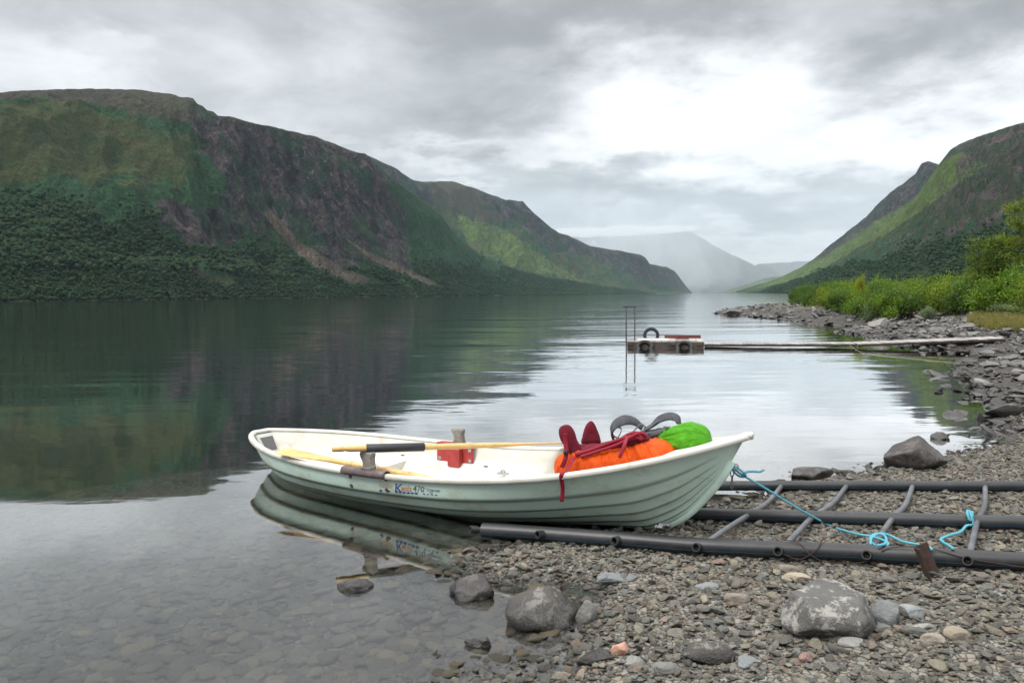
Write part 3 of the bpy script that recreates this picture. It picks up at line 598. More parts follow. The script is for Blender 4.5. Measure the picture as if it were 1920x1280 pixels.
boat = thing('rowing_boat', 'mint green and white clinker-style rowing boat drawn up on black pipes at the lake edge', 'boat', tuple(loc(2.3, 0, 0)))
def hull_side(sgn):
    T_, G_ = np.meshgrid(TS, GS, indexing='ij'); u, v, z = hull_pt(T_, G_); return loc(u, v * sgn, z)
mb = MB(); n_, k_ = len(TS), len(GS)
for sgn in (-1, 1):
    P_ = hull_side(sgn).reshape(-1, 3); Fc = grid_faces(n_, k_); mb.add(P_, Fc if sgn > 0 else Fc[:, ::-1])
# raked transom, slightly bulged
a_ = hull_side(-1)[0]; b_ = hull_side(1)[0]; W = np.linspace(0, 1, 9); TR = a_[None] * (1 - W)[:, None, None] + b_[None] * W[:, None, None]
TR = TR - D3 * (.02 * np.sin(W * math.pi))[:, None, None]; mb.add(TR.reshape(-1, 3), grid_faces(9, k_))
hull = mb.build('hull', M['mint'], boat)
# inner skin
T_, G_ = np.meshgrid(np.linspace(0, 1, 90), np.linspace(0, 1, 26), indexing='ij'); mb = MB()
for sgn in (-1, 1):
    u, v, z = hull_pt(T_, G_, False, .028); rib = .010 * np.sin(np.clip(G_, 0, 1) * 3 * 2 * math.pi) * sst(0, .1, G_); v = np.maximum(v - rib * .5, 0); P_ = loc(u, v * sgn, z + .004); mb.add(P_.reshape(-1, 3), grid_faces(90, 26))
    if sgn < 0: ia = P_[0]
    else: ib = P_[0]
TRi = ia[None] * (1 - W)[:, None, None] + ib[None] * W[:, None, None]; mb.add(TRi.reshape(-1, 3), grid_faces(9, 26))
mb.build('inner_liner', M['white'], boat)
# gunwale rim
tt = np.concatenate([np.linspace(0.012, .9, 60), np.linspace(.9, 1, 16)[1:]]); 
bb = beam(tt) - .027; bb[-1] = 0; zz = sheer(tt)
near_ = loc(BL * tt, -bb, zz); far_ = loc(BL * tt, bb, zz)[::-1][1:]
tw = np.linspace(0, 1, 7)[1:-1]; b0 = .125
ster = loc(np.full(5, -.02), b0 - 2 * b0 * tw, sheer(0)[0] + .006 + 0 * tw)
path = np.concatenate([near_, far_, ster]); path = catmull(path, 2, True)
Tg = nrm(np.roll(path, -1, 0) - np.roll(path, 1, 0)); sd_ = nrm(np.cross(Tg, UP)); upv = np.cross(sd_, Tg)
prof = [(.026, -.022), (.026, -.002), (.021, .008), (.008, .013), (-.010, .012), (-.020, .006), (-.024, -.006), (-.024, -.018), (-.018, -.022), (.02, -.026)]
V_, F_ = sweep(path, prof, sd_, upv, True); rim = MB().add(V_, F_).build('gunwale', M['white'], boat)
# bow cap
q = np.linspace(.90, 1.0, 10); bq = np.maximum(beam(q) - .03, 0.004); bq[-1] = .004
Vb = np.concatenate([loc(BL * q, -bq, sheer(q) + .008), loc(BL * q, bq, sheer(q) + .008), loc(BL * q, -bq, sheer(q) - .03), loc(BL * q, bq, sheer(q) - .03)])
Fb = []
for i in range(9): Fb += [[i, i + 1, 11 + i, 10 + i], [20 + i, 30 + i, 31 + i, 21 + i], [i, 20 + i, 21 + i, i + 1], [10 + i, 11 + i, 31 + i, 30 + i]]
Fb += [[0, 10, 30, 20]]
obj('bow_deck', Vb, Fb, M['white'], boat)
nose = catmull([loc(BL * .985, 0, sheer(.985)[0] - .005), loc(BL * 1.0, 0, sheer(1.)[0] - .002), loc(BL * 1.006, 0, sheer(1.)[0] - .003)], 5); MB().add(*tube(nose, [.022, .023, .024, .024, .024, .024, .023, .021, .018, .013, .006][:len(nose)], 12)).build('bow_nose', M['white'], boat)
# stem band and keel
tk = np.linspace(.0, 1, 80); uk, zk = keel(tk); KP = loc(uk, 0 * uk, zk); KP = KP[:-1]
Tk = nrm(np.gradient(KP, axis=0)); sk = np.broadcast_to(N3, KP.shape); uk_ = np.cross(Tk, sk)
uk_ = np.where((uk_ @ UP)[:, None] < 0, uk_, uk_); V_, F_ = sweep(KP, [(.014, -.03), (.014, .012), (.008, .024), (-.008, .024), (-.014, .012), (-.014, -.03)], sk, -np.cross(sk, Tk) * -1 * -1)
obj('keel', V_, F_, M['mint'], boat)
def inner_half(u, z):
    t = u / BL; g = np.linspace(0, 1, 60); uu, vv, z_ = hull_pt(np.full(60, t), g, False, .028)
    return float(np.interp(z, z_[::-1], vv[::-1]))
def platform(name, u0, u1, top, bot, nseg=8, bev=.02):
    us = np.linspace(u0, u1, nseg); VV = []
    ring = []
    for i, u in enumerate(us):
        e = bev if i in (0, nseg - 1) else 0.
        zt = top(u) - e; h1 = inner_half(u, zt) + .008; h2 = inner_half(u, bot(u)) + .008
        VV += [loc(u, -h1, zt), loc(u, h1, zt), loc(u, h2, bot(u)), loc(u, -h2, bot(u))]
    Fc = []
    for i in range(nseg - 1):
        for j in range(4): Fc.append([i * 4 + j, (i + 1) * 4 + j, (i + 1) * 4 + (j + 1) % 4, i * 4 + (j + 1) % 4])
    Fc += [[0, 1, 2, 3], [4 * nseg - 1, 4 * nseg - 2, 4 * nseg - 3, 4 * nseg - 4]]
    return obj(name, np.array(VV).reshape(-1, 3), Fc, M['white'], boat, smooth=False)
kz = lambda u: float(np.interp(u, [.4, 4.0], [-.105, .01]))
platform('floor', .62, 4.05, lambda u: kz(u) + .075, lambda u: kz(u) + .045, 14, 0)
platform('stern_seat', .60, 1.35, lambda u: .12, lambda u: kz(u) + .07)
platform('thwart', 2.15, 2.45, lambda u: .125, lambda u: kz(u) + .07)
platform('bow_seat', 3.3, 3.95, lambda u: .19 + .03 * (u - 3.3), lambda u: kz(u) + .09)

# hull surface lookup for things fixed to the near side
Td, Gd = np.meshgrid(np.linspace(.02, .97, 900), np.linspace(0.0, .9, 260), indexing='ij'); ud, vd, zd = hull_pt(Td, Gd)
HP = loc(ud, -vd, zd); HQ = proj(HP.reshape(-1, 3)); HPf = HP.reshape(-1, 3)
dT = np.gradient(HP, axis=0); dG = np.gradient(HP, axis=1); HN = nrm(np.cross(dT, dG)).reshape(-1, 3); HN = np.where(((HN * (CAM - HPf)).sum(1) < 0)[:, None], -HN, HN)
def on_hull(qx, qy, off=.003):
    qx = np.atleast_1d(qx); qy = np.atleast_1d(qy); R_ = np.zeros((len(qx), 3))
    for s0 in range(0, len(qx), 64):
        a = slice(s0, s0 + 64); dd = (HQ[None, :, 0] - qx[a, None]) ** 2 + (HQ[None, :, 1] - qy[a, None]) ** 2; I = dd.argmin(1)
        R_[a] = HPf[I] + HN[I] * off
    return R_
M['blue'] = simple('blue_print', (.03, .09, .34), .5); M['teal'] = simple('teal_print', (.05, .27, .36), .5); M['orange_print'] = simple('orange_print', (.70, .22, .10), .5); M['grey_print'] = simple('grey_print', (.07, .11, .14), .5)
def hull_text(name, body, px, py, size, m_, slope, shear=0., sx=1.):
    cu = bpy.data.curves.new('lettering', 'FONT'); cu.body = body; cu.size = 1.; cu.resolution_u = 2; cu.shear = shear; o = bpy.data.objects.new('lettering', cu); COL.objects.link(o)
    dg = bpy.context.evaluated_depsgraph_get(); me = bpy.data.meshes.new_from_object(o.evaluated_get(dg)); bpy.data.objects.remove(o)
    V = np.array([v.co[:] for v in me.vertices]); Fc = [list(p.vertices) for p in me.polygons]
    x = px + V[:, 0] * size * sx; y = py - V[:, 1] * size + (x - 700) * slope - (px - 700) * slope
    return obj(name, on_hull(x, y, .0025), Fc, m_, boat, smooth=False)
SL = .075
hull_text('lettering', 'K', 739, 922, 24, M['blue'], SL, .1); hull_text('lettering', 'aisla', 751.5, 919.5, 16.5, M['orange_print'], SL, .1, .74); hull_text('lettering', '470', 774, 920.5, 16, M['grey_print'], SL, .1, .9)
def hull_strip(name, pts, wpx, m_, off=.0025):
    pts = catmull(pts, 6); n = nrm(np.stack([-np.gradient(pts[:, 1]), np.gradient(pts[:, 0])], 1)); w2 = np.broadcast_to(wpx, len(pts))[:, None] / 2
    A_ = pts + n * w2; B_ = pts - n * w2; V = np.concatenate([on_hull(A_[:, 0], A_[:, 1], off), on_hull(B_[:, 0], B_[:, 1], off)]); k = len(pts)
    return obj(name, V, [[i, i + 1, k + i + 1, k + i] for i in range(k - 1)], m_, boat, smooth=False)
hull_strip('decal_line', [(711, 907.5), (738, 910)], .8, M['orange_print']); hull_strip('decal_line', [(711, 911), (736, 913.5)], .8, M['orange_print'])
hull_strip('decal_line', [(795, 914), (812, 918), (826, 919)], .8, M['grey_print']); hull_strip('decal_line', [(800, 919), (824, 921)], .7, M['grey_print']); hull_strip('decal_line', [(806, 924), (812, 919), (809, 927)], .8, M['grey_print'])
wv_ = MB()
for i in range(15):
    cx = 714 + i * 7.4; cy = 918.5 + (cx - 711) * .082
    if i in (1, 3, 10): continue
    an = np.arange(7) / 7 * 6.28; xs = cx + np.cos(an) * (3.1 if i < 11 else 2.) + np.sin(an * 2 + i) * .6; ys = cy + np.sin(an) * (1.9 if i < 11 else 1.2)
    wv_.add(on_hull(xs, ys, .0025), [list(range(7))])
tag(wv_.build('wave_decal', M['blue'], boat, smooth=False), kind='stuff')
M['rubber_bolt'] = simple('bolt_rubber', (.09, .10, .09), .7)
for bx, by in [(659, 910), (657, 892), (724, 897.5), (725.5, 918)]:
    c = on_hull(bx, by, 0)[0]; i_ = ((HQ - [bx, by]) ** 2).sum(1).argmin(); nn = HN[i_]; e1 = nrm(np.cross(nn, UP)); e2 = np.cross(nn, e1); V = []
    for r, h in [(.016, 0), (.016, .005), (.010, .007), (.004, .004)]:
        V += [c + nn * h + r * (math.cos(t) * e1 + math.sin(t) * e2) for t in np.arange(10) / 10 * 6.283]
    obj('bolt', V, [[i * 10 + j, i * 10 + (j + 1) % 10, (i + 1) * 10 + (j + 1) % 10, (i + 1) * 10 + j] for i in range(3) for j in range(10)] + [list(range(30, 40))], M['rubber_bolt'], boat)

# plates on the inside of the transom
M['dark_plate'] = simple('dark_plate', (.10, .10, .10), .35, .1, 80, metallic=0) if False else simple('dark_plate', (.10, .10, .10), .35, .1, 80)
M['blue_plate'] = simple('pale_blue_plate', (.40, .50, .60), .4, .06)
ti = TRi  # [w, g, 3]
def trans_pt(w_, g_): 
    i = np.clip(w_ * 8, 0, 7.999); j = np.clip(g_ * 25, 0, 24.999); a, b = int(i), int(j); fa, fb = i - a, j - b
    p = ti[a, b] * (1 - fa) * (1 - fb) + ti[min(a + 1, 8), b] * fa * (1 - fb) + ti[a, b + 1] * (1 - fa) * fb + ti[min(a + 1, 8), b + 1] * fa * fb; return p + D3 * .006 + UP * .002
for nm, g0, g1, m_ in (('name_plate', .05, .25, M['dark_plate']), ('data_plate', .29, .46, M['blue_plate'])):
    V = [trans_pt(a, b) for a, b in ((.12, g0), (.88, g0), (.84, g1), (.16, g1))]; V += [v - D3 * .005 for v in V]
    pl = obj(nm, V, [[0, 1, 2, 3], [7, 6, 5, 4], [0, 4, 5, 1], [1, 5, 6, 2], [2, 6, 7, 3], [3, 7, 4, 0]], m_, boat, smooth=False)
    if nm == 'data_plate':
        for kk in range(3):
            a, b = .24, g0 + .03 + kk * .025; V = [trans_pt(.22, b), trans_pt(.78, b), trans_pt(.78, b + .008), trans_pt(.22, b + .008)]; obj('printed_line', np.array(V) + D3 * .001, [[0, 1, 2, 3]], M['grey_print'], pl, smooth=False)
        V = [trans_pt(.3, g1 - .06), trans_pt(.82, g1 - .06), trans_pt(.80, g1 - .01), trans_pt(.3, g1 - .01)]; obj('blue_band', np.array(V) + D3 * .0012, [[0, 1, 2, 3]], simple('blue_band', (.06, .25, .50), .4), pl, smooth=False)

# ------------------------------------------------------------------ oarlocks, bracket, oars
M['oldwood'] = simple('weathered_wood', (.27, .25, .215), .85, .2, 40, .5, .004)
mt, nt = mat('varnished_oar_wood'); M['oar'] = mt
co = nt.n('ShaderNodeTexCoord').outputs['Object']; g1 = nt.noise(sc3(co, (60, 60, 60)), .4, 5, .6); g2 = nt.noise(co, 5, 6, .7, .6)
base = nt.mix(nt.mr(g2, .38, .62), (.62, .38, .13), (.70, .48, .20)); base = nt.mix(nt.mr(nt.noise(co, 11, 7, .75, 1.), .57, .66), base, (.20, .13, .07)); base = nt.mix(nt.mr(g1, .5, .8, 0, .3), base, (.35, .2, .08))
out(nt, principled(nt, base, .45, g1, .2, .002))
M['sleeve'] = simple('black_rubber_sleeve', (.028, .029, .033), .55, .1, 60, .15)
M['maroon_metal'] = simple('maroon_painted_strip', (.085, .045, .045), .5, .2, 20, .2, c2=(.16, .13, .13))
M['red'] = simple('red_painted_metal', (.42, .045, .035), .45, .2, 12, .2, c2=(.28, .03, .03))
M['steel'] = simple('galvanised_bolt', (.35, .36, .36), .4, .1)
def rim_pt(px, side):
    t = np.linspace(0, 1, 600); b_ = beam(t) - .027; P_ = loc(BL * t, side * b_, sheer(t)); q = proj(P_); i = abs(q[:, 0] - px).argmin(); return P_[i], t[i]
def rim_tan(t):
    a = loc(BL * (t - .01), -(beam(t - .01)[0] - .027), sheer(t - .01)[0]); b = loc(BL * (t + .01), -(beam(t + .01)[0] - .027), sheer(t + .01)[0]); return nrm(b - a)
# near lock: maroon strip (half pipe) and carved wooden block
pA, tA = rim_pt(645, -1); pB, tB = rim_pt(725, -1); ts = np.linspace(tA, tB, 10); Pm = np.array([loc(BL * t, -(beam(t)[0] - .027), sheer(t)[0]) for t in ts]).reshape(-1, 3)
Tm = nrm(np.gradient(Pm, axis=0)); Sm = nrm(np.cross(Tm, UP)); Um = np.cross(Sm, Tm)
pr = [(.040, -.020), (.038, .012), (.028, .028), (.006, .034), (-.018, .031), (-.034, .018), (-.038, -.012), (-.034, -.012), (-.030, .014), (-.016, .026), (.006, .029), (.025, .023), (.034, .010), (.036, -.020)]
obj('rim_guard', *sweep(Pm, pr, Sm, Um), M['maroon_metal'], boat)
def carved(name, base, tang, h, parent):
    """waisted oarlock block, outline in (along, up)"""
    ol = np.array([(-.060, 0), (-.040, .018), (-.030, .045), (-.034, .075), (-.056, .115), (-.064, .142), (-.055, .155), (.0, .150), (.050, .152), (.058, .140), (.050, .10), (.052, .06), (.060, .02), (.062, 0)]) * [1., h / .155]
    sd2 = nrm(np.cross(tang, UP)); n = len(ol); V = []
    for o_, s_ in ((-.027, .93), (-.021, 1.), (.021, 1.), (.027, .93)): V += [base + tang * (a * s_) + UP * (b * (s_ if b > 0 else 1)) + sd2 * o_ for a, b in ol]
    Fc = [[r * n + i, r * n + (i + 1) % n, (r + 1) * n + (i + 1) % n, (r + 1) * n + i] for r in range(3) for i in range(n)] + [list(range(n))[::-1], [3 * n + i for i in range(n)]]
    return obj(name, V, Fc, M['oldwood'], parent, smooth=False)
pL, tL = rim_pt(690, -1); carved('oarlock', pL + UP * .03, rim_tan(tL), .135, boat)
wr = np.array([pL + UP * z + rim_tan(tL) * a - N3 * b for a, b, z in [(-.06, .03, .05), (-.03, .045, .062), (.02, .045, .05), (.06, .03, .055), (.085, 0, .07), (.09, -.02, .05)]]); MB().add(*tube(catmull(wr, 5), .0025, 5)).build('lock_wire', M['steel'], boat)
# far bracket
pF, tF = rim_pt(864, 1); tanF = nrm(loc(BL * (tF + .01), beam(tF + .01)[0], sheer(tF + .01)[0]) - loc(BL * (tF - .01), beam(tF - .01)[0], sheer(tF - .01)[0])); inw = -nrm(np.cross(UP, tanF)); inw = inw if inw @ N3 < 0 else -inw
axb = np.array([tanF, inw, UP]); br = MB(); cb = pF + inw * .085 - UP * .085
br.add(*box(cb, .40, .008, .175, axb, .003)); br.add(*box(cb + UP * .092 - inw * .045, .40, .11, .010, axb, .003)); br.add(*box(cb + inw * .030 - UP * .02 + tanF * .02, .13, .055, .16, axb, .006))
red = br.build('red_bracket', M['red'], boat, smooth=False)
for a, z in [(-.165, -.045), (.165, .045), (.165, -.045)]:
    mbb = MB(); c = cb + tanF * a + UP * z + inw * .006; mbb.add(*box(c, .030, .006, .030, axb, .002)); mbb.add(*tube(np.array([c, c + inw * .012]), .009, 6)); mbb.build('bolt', M['steel'], red, smooth=False)
carved('oarlock', pF + UP * .012 + inw * .03 + tanF * .0, tanF, .125, boat)

def orient_tube(a, b, prof, k=14, twist=0.):
    """lathe-like oar: prof rows (s, half width, half thickness)"""
    a = np.array(a, float); b = np.array(b, float); T = nrm(b - a); Ls = np.linalg.norm(b - a); sd2 = nrm(np.cross(T, UP)); u2 = np.cross(sd2, T)
    ct, st_ = math.cos(twist), math.sin(twist); A1 = ct * sd2 + st_ * u2; A2 = -st_ * sd2 + ct * u2; th = np.arange(k) / k * 2 * math.pi; V = []
    for s_, hw, ht in prof: V += [a + T * s_ * Ls + A1 * hw * math.copysign(abs(math.cos(t)) ** .85, math.cos(t)) + A2 * ht * math.sin(t) for t in th]
    n = len(prof); Fc = [[i * k + j, i * k + (j + 1) % k, (i + 1) * k + (j + 1) % k, (i + 1) * k + j] for i in range(n - 1) for j in range(k)] + [list(range(k))[::-1], [(n - 1) * k + j for j in range(k)]]
    return np.array(V), Fc
oar_prof = [(0, .012, .012), (.005, .019, .019), (.04, .020, .020), (.05, .015, .015), (.065, .022, .022), (.30, .024, .024), (.62, .021, .021), (.70, .026, .018), (.78, .050, .012), (.88, .068, .008), (.975, .075, .006), (.995, .068, .005), (1., .05, .003)]
# oar one: handle over the near lock, blade on the far rim
dN = pL[1]; hL = pL + UP * (.03 + .135 + .022); 
pT, tT_ = rim_pt(1075, 1); tip1 = aty(1080, 829, pT[1]); tip1 = pT + UP * .045
d1 = nrm(tip1 - hL); h1 = hL - d1 * .26
def oar(label, a, b, sleeve, twist):
    t_ = thing('oar', label, 'oar', tuple(a)); t_['group'] = 'oars in the rowing boat'
    obj('shaft', *orient_tube(a, b, oar_prof, 14, twist), M['oar'], t_)
    a = np.array(a); b = np.array(b); s0, s1 = sleeve; V_, F_ = tube(np.array([a + (b - a) * s for s in (s0, s0 + .002, s1 - .002, s1)]), [.026, .033, .033, .027], 16); obj('sleeve', V_, F_, M['sleeve'], t_)
    return t_
oar('wooden oar with black sleeve lying across the boat on top of both oarlocks', h1, tip1, (.13, .36), .25)
# oar two: blade out over the near stern rim, handle down in the boat
pS, tS = rim_pt(532, -1); b2 = pS + UP * .052 - N3 * .02 ; p2, t2 = rim_pt(700, -1); q2 = p2 + UP * .012 + N3 * .10
d2 = nrm(q2 - b2); P8 = aty(790, 894, rim_pt(790, -1)[0][1] + .18); h2 = b2 + nrm(P8 - b2) * 1.86
oar('wooden oar with its blade resting on the near rim at the stern', h2, b2 - nrm(h2 - b2) * .02, (.0, .11), .15)
# fittings in the boat
M['grey_fit'] = simple('grey_plastic_fitting', (.40, .41, .42), .5)
def fitting(px, py, z, s_=1.):
    c = atz(px, py, z); mbb = MB(); mbb.add(*box(c, .10 * s_, .05 * s_, .012, np.array([D3, N3, UP]), .004)); mbb.add(*tube(catmull([c + D3 * -.02 * s_, c + D3 * -.01 * s_ + UP * .022, c + D3 * .015 * s_ + UP * .022, c + D3 * .025 * s_], 4), .006, 6)); return mbb.build('cleat', M['grey_fit'], boat, smooth=False)
fitting(943, 887, .20); 
for q_ in ((755, 853, .16), (911, 874, .21)):
    c = atz(*q_); MB().add(*box(c, .035, .02, .012, np.array([D3, N3, UP]), .003)).build('fitting', M['dark_plate'], boat, smooth=False)
be = loc(4.53, 0, .51); MB().add(*tube(catmull([be - D3 * .01, be + D3 * .035 + UP * .012, be + D3 * .05, be + D3 * .035 - UP * .02, be - D3 * .012 - UP * .02], 5), .006, 7)).build('bow_eye', M['steel'], boat)
sh0 = be + D3 * .012 - UP * .03; mbb = MB()
for kk, (dz, ty) in enumerate([(-.02, 0), (-.055, 1), (-.095, 0)]):
    an = np.arange(12) / 12 * 6.283; sd2 = D3 if ty == 0 else N3; ringp = np.array([sh0 + UP * (dz + .022 * math.cos(t)) + sd2 * .010 * math.sin(t) for t in an]); mbb.add(*tube(ringp, .0035, 6, closed=True))
mbb.build('shackle', M['dark_plate'], boat)

# ------------------------------------------------------------------ launching rails (black plastic pipes with rungs)
mt, nt = mat('black_polyethylene_pipe'); M['pipe'] = mt
co = nt.n('ShaderNodeTexCoord').outputs['Object']; base = nt.mix(nt.mr(nt.noise(co, 3, 6, .65), .35, .7), (.012, .0125, .014), (.035, .036, .038)); base = nt.mix(nt.mr(nt.noise(sc3(co, (20, 20, 60)), 1, 6, .7), .6, .75, 0, .5), base, (.12, .12, .115))
out(nt, principled(nt, base, .42, nt.noise(co, 30, 4), .2, .003, Specular_IOR_Level=.5))
M['tubegrey'] = simple('grey_worn_pipe', (.14, .145, .155), .4, .25, 9, .2, c2=(.07, .072, .078)); M['pipe_hole'] = simple('pipe_inside', (.01, .01, .01), .9); M['bluestripe'] = simple('blue_stripe', (.02, .09, .16), .5)
frame = thing('launching_frame', 'black plastic pipe launching rails with grey rungs lying on the gravel under the bow', 'boat ramp', tuple(atz(1500, 1000, 0)))
def rail(pts, r, z0, z1):
    n = len(pts); P_ = np.array([atz(px, py, z0 + (z1 - z0) * i / (n - 1)) for i, (px, py) in enumerate(pts)])
    for _ in range(6):
        zg_ = np.array([gz(p[0], p[1]) for p in P_]); zl_ = np.maximum(np.polyval(np.polyfit(np.arange(n), np.maximum(zg_, 0), 1), np.arange(n)), 0) + r + .012; P_ = np.array([atz(px, py, z_) for (px, py), z_ in zip(pts, zl_)])
    print('rail', r, np.round(P_[:, 2], 3), np.round(zg_, 3))
    Pc = catmull(P_, 10); k = 20; V_, F_ = tube(Pc, r, k, False); o = obj('rail', V_, F_, M['pipe'], frame); 
    T, A, B = frames(Pc); i_, _ = min(((j, abs(nrm(A[3] * math.cos(j * .3) + B[3] * math.sin(j * .3)) @ nrm(np.array([0, -.93, -.25])) - 1)) for j in range(21)), key=lambda q: q[1])
    th = np.linspace(i_ * .3 - .05, i_ * .3 + .05, 3); V = (Pc[:, None] + (r + .0015) * (A[:, None] * np.cos(th)[None, :, None] + B[:, None] * np.sin(th)[None, :, None])).reshape(-1, 3); obj('blue_stripe', V, grid_faces(len(Pc), 3), M['bluestripe'], o)
    V_, F_ = tube(Pc, r * .86, k, False); obj('bore', V_, F_, M['pipe_hole'], o)
    return Pc
R1 = rail([(905, 993), (1000, 999), (1150, 1010), (1300, 1022), (1450, 1029), (1600, 1035), (1750, 1043), (1930, 1053), (2200, 1066)], .047, .03, .115)
R2 = rail([(1195, 958), (1300, 963), (1450, 967), (1600, 971), (1750, 975), (1930, 980), (2200, 986)], .043, .03, .13)
R3 = rail([(1320, 910.5), (1400, 910), (1500, 910), (1650, 910), (1800, 911), (1930, 911), (2200, 912)], .039, .04, .16)
def rpt(Rr, px):
    q = proj(Rr); i = abs(q[:, 0] - px).argmin(); return Rr[i]
def rung(a, b, c, hole=True):
    # a: px on near rail (end hole), a2 px leaving near rail, b: px on middle rail, c: px on far rail
    pa = rpt(R1, a[0]); pb = rpt(R2, b); pc = rpt(R3, c); dr = nrm(pb - pa); e0 = pa - dr * .085 * np.array([1, 1, 1]); e0[2] = pa[2] + .015
    P_ = catmull([e0, pa, pa + dr * .03, pa + dr * .05], 8) if b < 1300 else catmull([e0, pa, pa * .5 + pb * .5 + UP * .005, pb + UP * .004, pb * .55 + pc * .45 + np.array([.022, 0, -.012]), pc], 8)
    V_, F_ = tube(P_, .018, 12, False); o = obj('rung', V_, F_, M['tubegrey'], frame)
    V2, F2 = tube(P_[:5], [.014] * 5, 12, False); obj('bore', V2, F2 + [[4 * 12 + j for j in range(12)]], M['pipe_hole'], o)
    T_ = nrm(P_[1] - P_[0]); V3, F3 = tube(np.array([P_[0] - T_ * .002, P_[0] + T_ * .05]), .026, 12, False); V4, F4 = tube(np.array([P_[0] - T_ * .002, P_[0] + T_ * .05]), .019, 12, False)
    MB().add(V3, F3).add(V4, F4).add(np.concatenate([V3[:12], V4[:12]]), [[j, (j + 1) % 12, 12 + (j + 1) % 12, 12 + j] for j in range(12)]).build('end_sleeve', M['pipe'], o)
for a, b, c in [(905, 1075, 1210), (1028, 1165, 1300), (1160, 1280, 1375), (1310, 1400, 1468), (1465, 1530, 1588), (1634, 1672, 1714), (1816, 1828, 1851), (2030, 2000, 1995)]: rung((a,), b, c)

# ------------------------------------------------------------------ blue rope
mt, nt = mat('blue_polypropylene_rope'); M['rope'] = mt
co = nt.n('ShaderNodeTexCoord').outputs['Object']; base = nt.mix(nt.noise(co, 60, 4, .6), (.045, .27, .36), (.12, .42, .50)); out(nt, principled(nt, base, .6))
def rope_mesh(P, r=.0075, pitch=.05):
    P = np.asarray(P, float); seg = np.linalg.norm(np.diff(P, axis=0), axis=1); s_ = np.concatenate([[0], np.cumsum(seg)]); n = max(8, int(s_[-1] / .011)); sn = np.linspace(0, s_[-1], n)
    Q = np.stack([np.interp(sn, s_, P[:, i]) for i in range(3)], 1); T, A, B = frames(Q); mbb = MB()
    for k in range(3):
        ph = sn / pitch * 2 * math.pi + k * 2.094; S_ = Q + r * .55 * (A * np.cos(ph)[:, None] + B * np.sin(ph)[:, None]); mbb.add(*tube(S_, r * .56, 6))
    return mbb
def atg(px, py, dz):
    c = atz(px, py, .2)
    for _ in range(6): c = atz(px, py, max(gz(c[0], c[1]), 0) + dz)
    return c
def chain(pts, n=8): return catmull(np.array([aty(*p) if p[2] > 1.5 else atg(*p) for p in pts]), n)
bey = be[1]
rope = thing('mooring_rope', 'blue rope running from the bow eye down to the black pipe rails', 'rope', tuple(be))
L1 = chain([(1374, 876, bey), (1392, 890, bey + .01), (1440, 918, bey + .03), (1500, 955, bey + .08), (1560, 986, bey + .12), (1600, 999, .08), (1640, 1007, .10), (1665, 1018, .115), (1650, 1026, .10), (1632, 1014, .10), (1638, 1001, .10), (1662, 1001, .10), (1690, 1014, .11), (1720, 1020, .11), (1738, 1024, .12), (1748, 1030, .12)])
rope_mesh(L1).build('main_line', M['rope'], rope)
L2 = chain([(1372, 880, bey - .01), (1380, 876, bey - .02), (1392, 884, bey - .02), (1398, 892, bey), (1388, 893, bey + .02), (1376, 884, bey + .02), (1374, 874, bey), (1384, 878, bey - .02), (1396, 886, bey - .01), (1400, 884, bey + .01), (1412, 883, bey + .01), (1424, 884, bey + .02), (1432, 880, bey + .02)], 6)
rope_mesh(L2, .008).build('knot', M['rope'], rope)
L3 = chain([(1632, 1020, .11), (1634, 1008, .10), (1648, 1000, .10), (1660, 1006, .10), (1660, 1018, .12), (1645, 1022, .12)], 6); rope_mesh(L3, .008).build('knot', M['rope'], rope)
kn = atz(1578, 993, .17); V, Fc = ico(2); rr_ = rpt(R1, 1576); 
rope2 = thing('rope_end', 'short length of blue rope knotted round the middle pipe at the right', 'rope', tuple(rpt(R2, 1815)))
e_ = rpt(R2, 1815); L4 = catmull(np.array([e_ + [0, 0, .068], e_ + [-.012, -.05, .045], e_ + [-.01, -.07, 0.], atg(1812, 985, .06), atg(1800, 997, .045), atg(1782, 1002, .04), atg(1764, 1010, .04), atg(1768, 1016, .045), atg(1778, 1022, .07), atg(1787, 1028, .12)]), 6)
rope_mesh(L4, .0085).build('line', M['rope'], rope2)
L5 = catmull(np.array([e_ + [.012, .02, .056], e_ + [.012, -.02, .062], e_ + [-.02, -.056, .02], e_ + [-.03, -.04, .055], e_ + [-.01, 0, .066]]), 6); rope_mesh(L5, .008).build('knot', M['rope'], rope2)

M['rust'] = simple('rusty_steel', (.060, .032, .022), .85, .3, 25, .6, .004, c2=(.025, .016, .013))
st0 = atg(1748, 1078, .01); st1 = aty(1728, 1026, st0[1] + .02); dr = nrm(st1 - st0); sx_ = nrm(np.cross(dr, [0, 1, 0])); sy_ = np.cross(dr, sx_)
st = thing('steel_stake', 'rusty brown angle iron stake leaning against the near pipe', 'stake', tuple(st0)); mbb = MB(); Ls = np.linalg.norm(st1 - st0) + .12; c0 = st0 - dr * .10
mbb.add(*box(c0 + dr * Ls / 2, .075, .008, Ls, np.array([sx_, sy_, dr]), .002)); mbb.add(*box(c0 + dr * Ls / 2 + sx_ * .036 + sy_ * .03, .008, .06, Ls * .97, np.array([sx_, sy_, dr]), .002)); mbb.build('angle_iron', M['rust'], st, smooth=False)
wire = MB(); 
def off_rail(px, dy, dz): return rpt(R1, px) + np.array([0, dy, dz])
wire.add(*tube(catmull([off_rail(1450, -.045, .03), off_rail(1465, -.062, -.01), off_rail(1490, -.062, -.03), off_rail(1520, -.055, .03), off_rail(1540, .0, .06), off_rail(1555, .05, .06)], 6), .003, 5))
wire.add(*tube(catmull([off_rail(1470, .02, .056), off_rail(1490, -.03, .048), off_rail(1510, -.062, .0), off_rail(1545, -.066, -.04), off_rail(1600, -.070, -.035), off_rail(1630, -.07, .0)], 6), .003, 5))
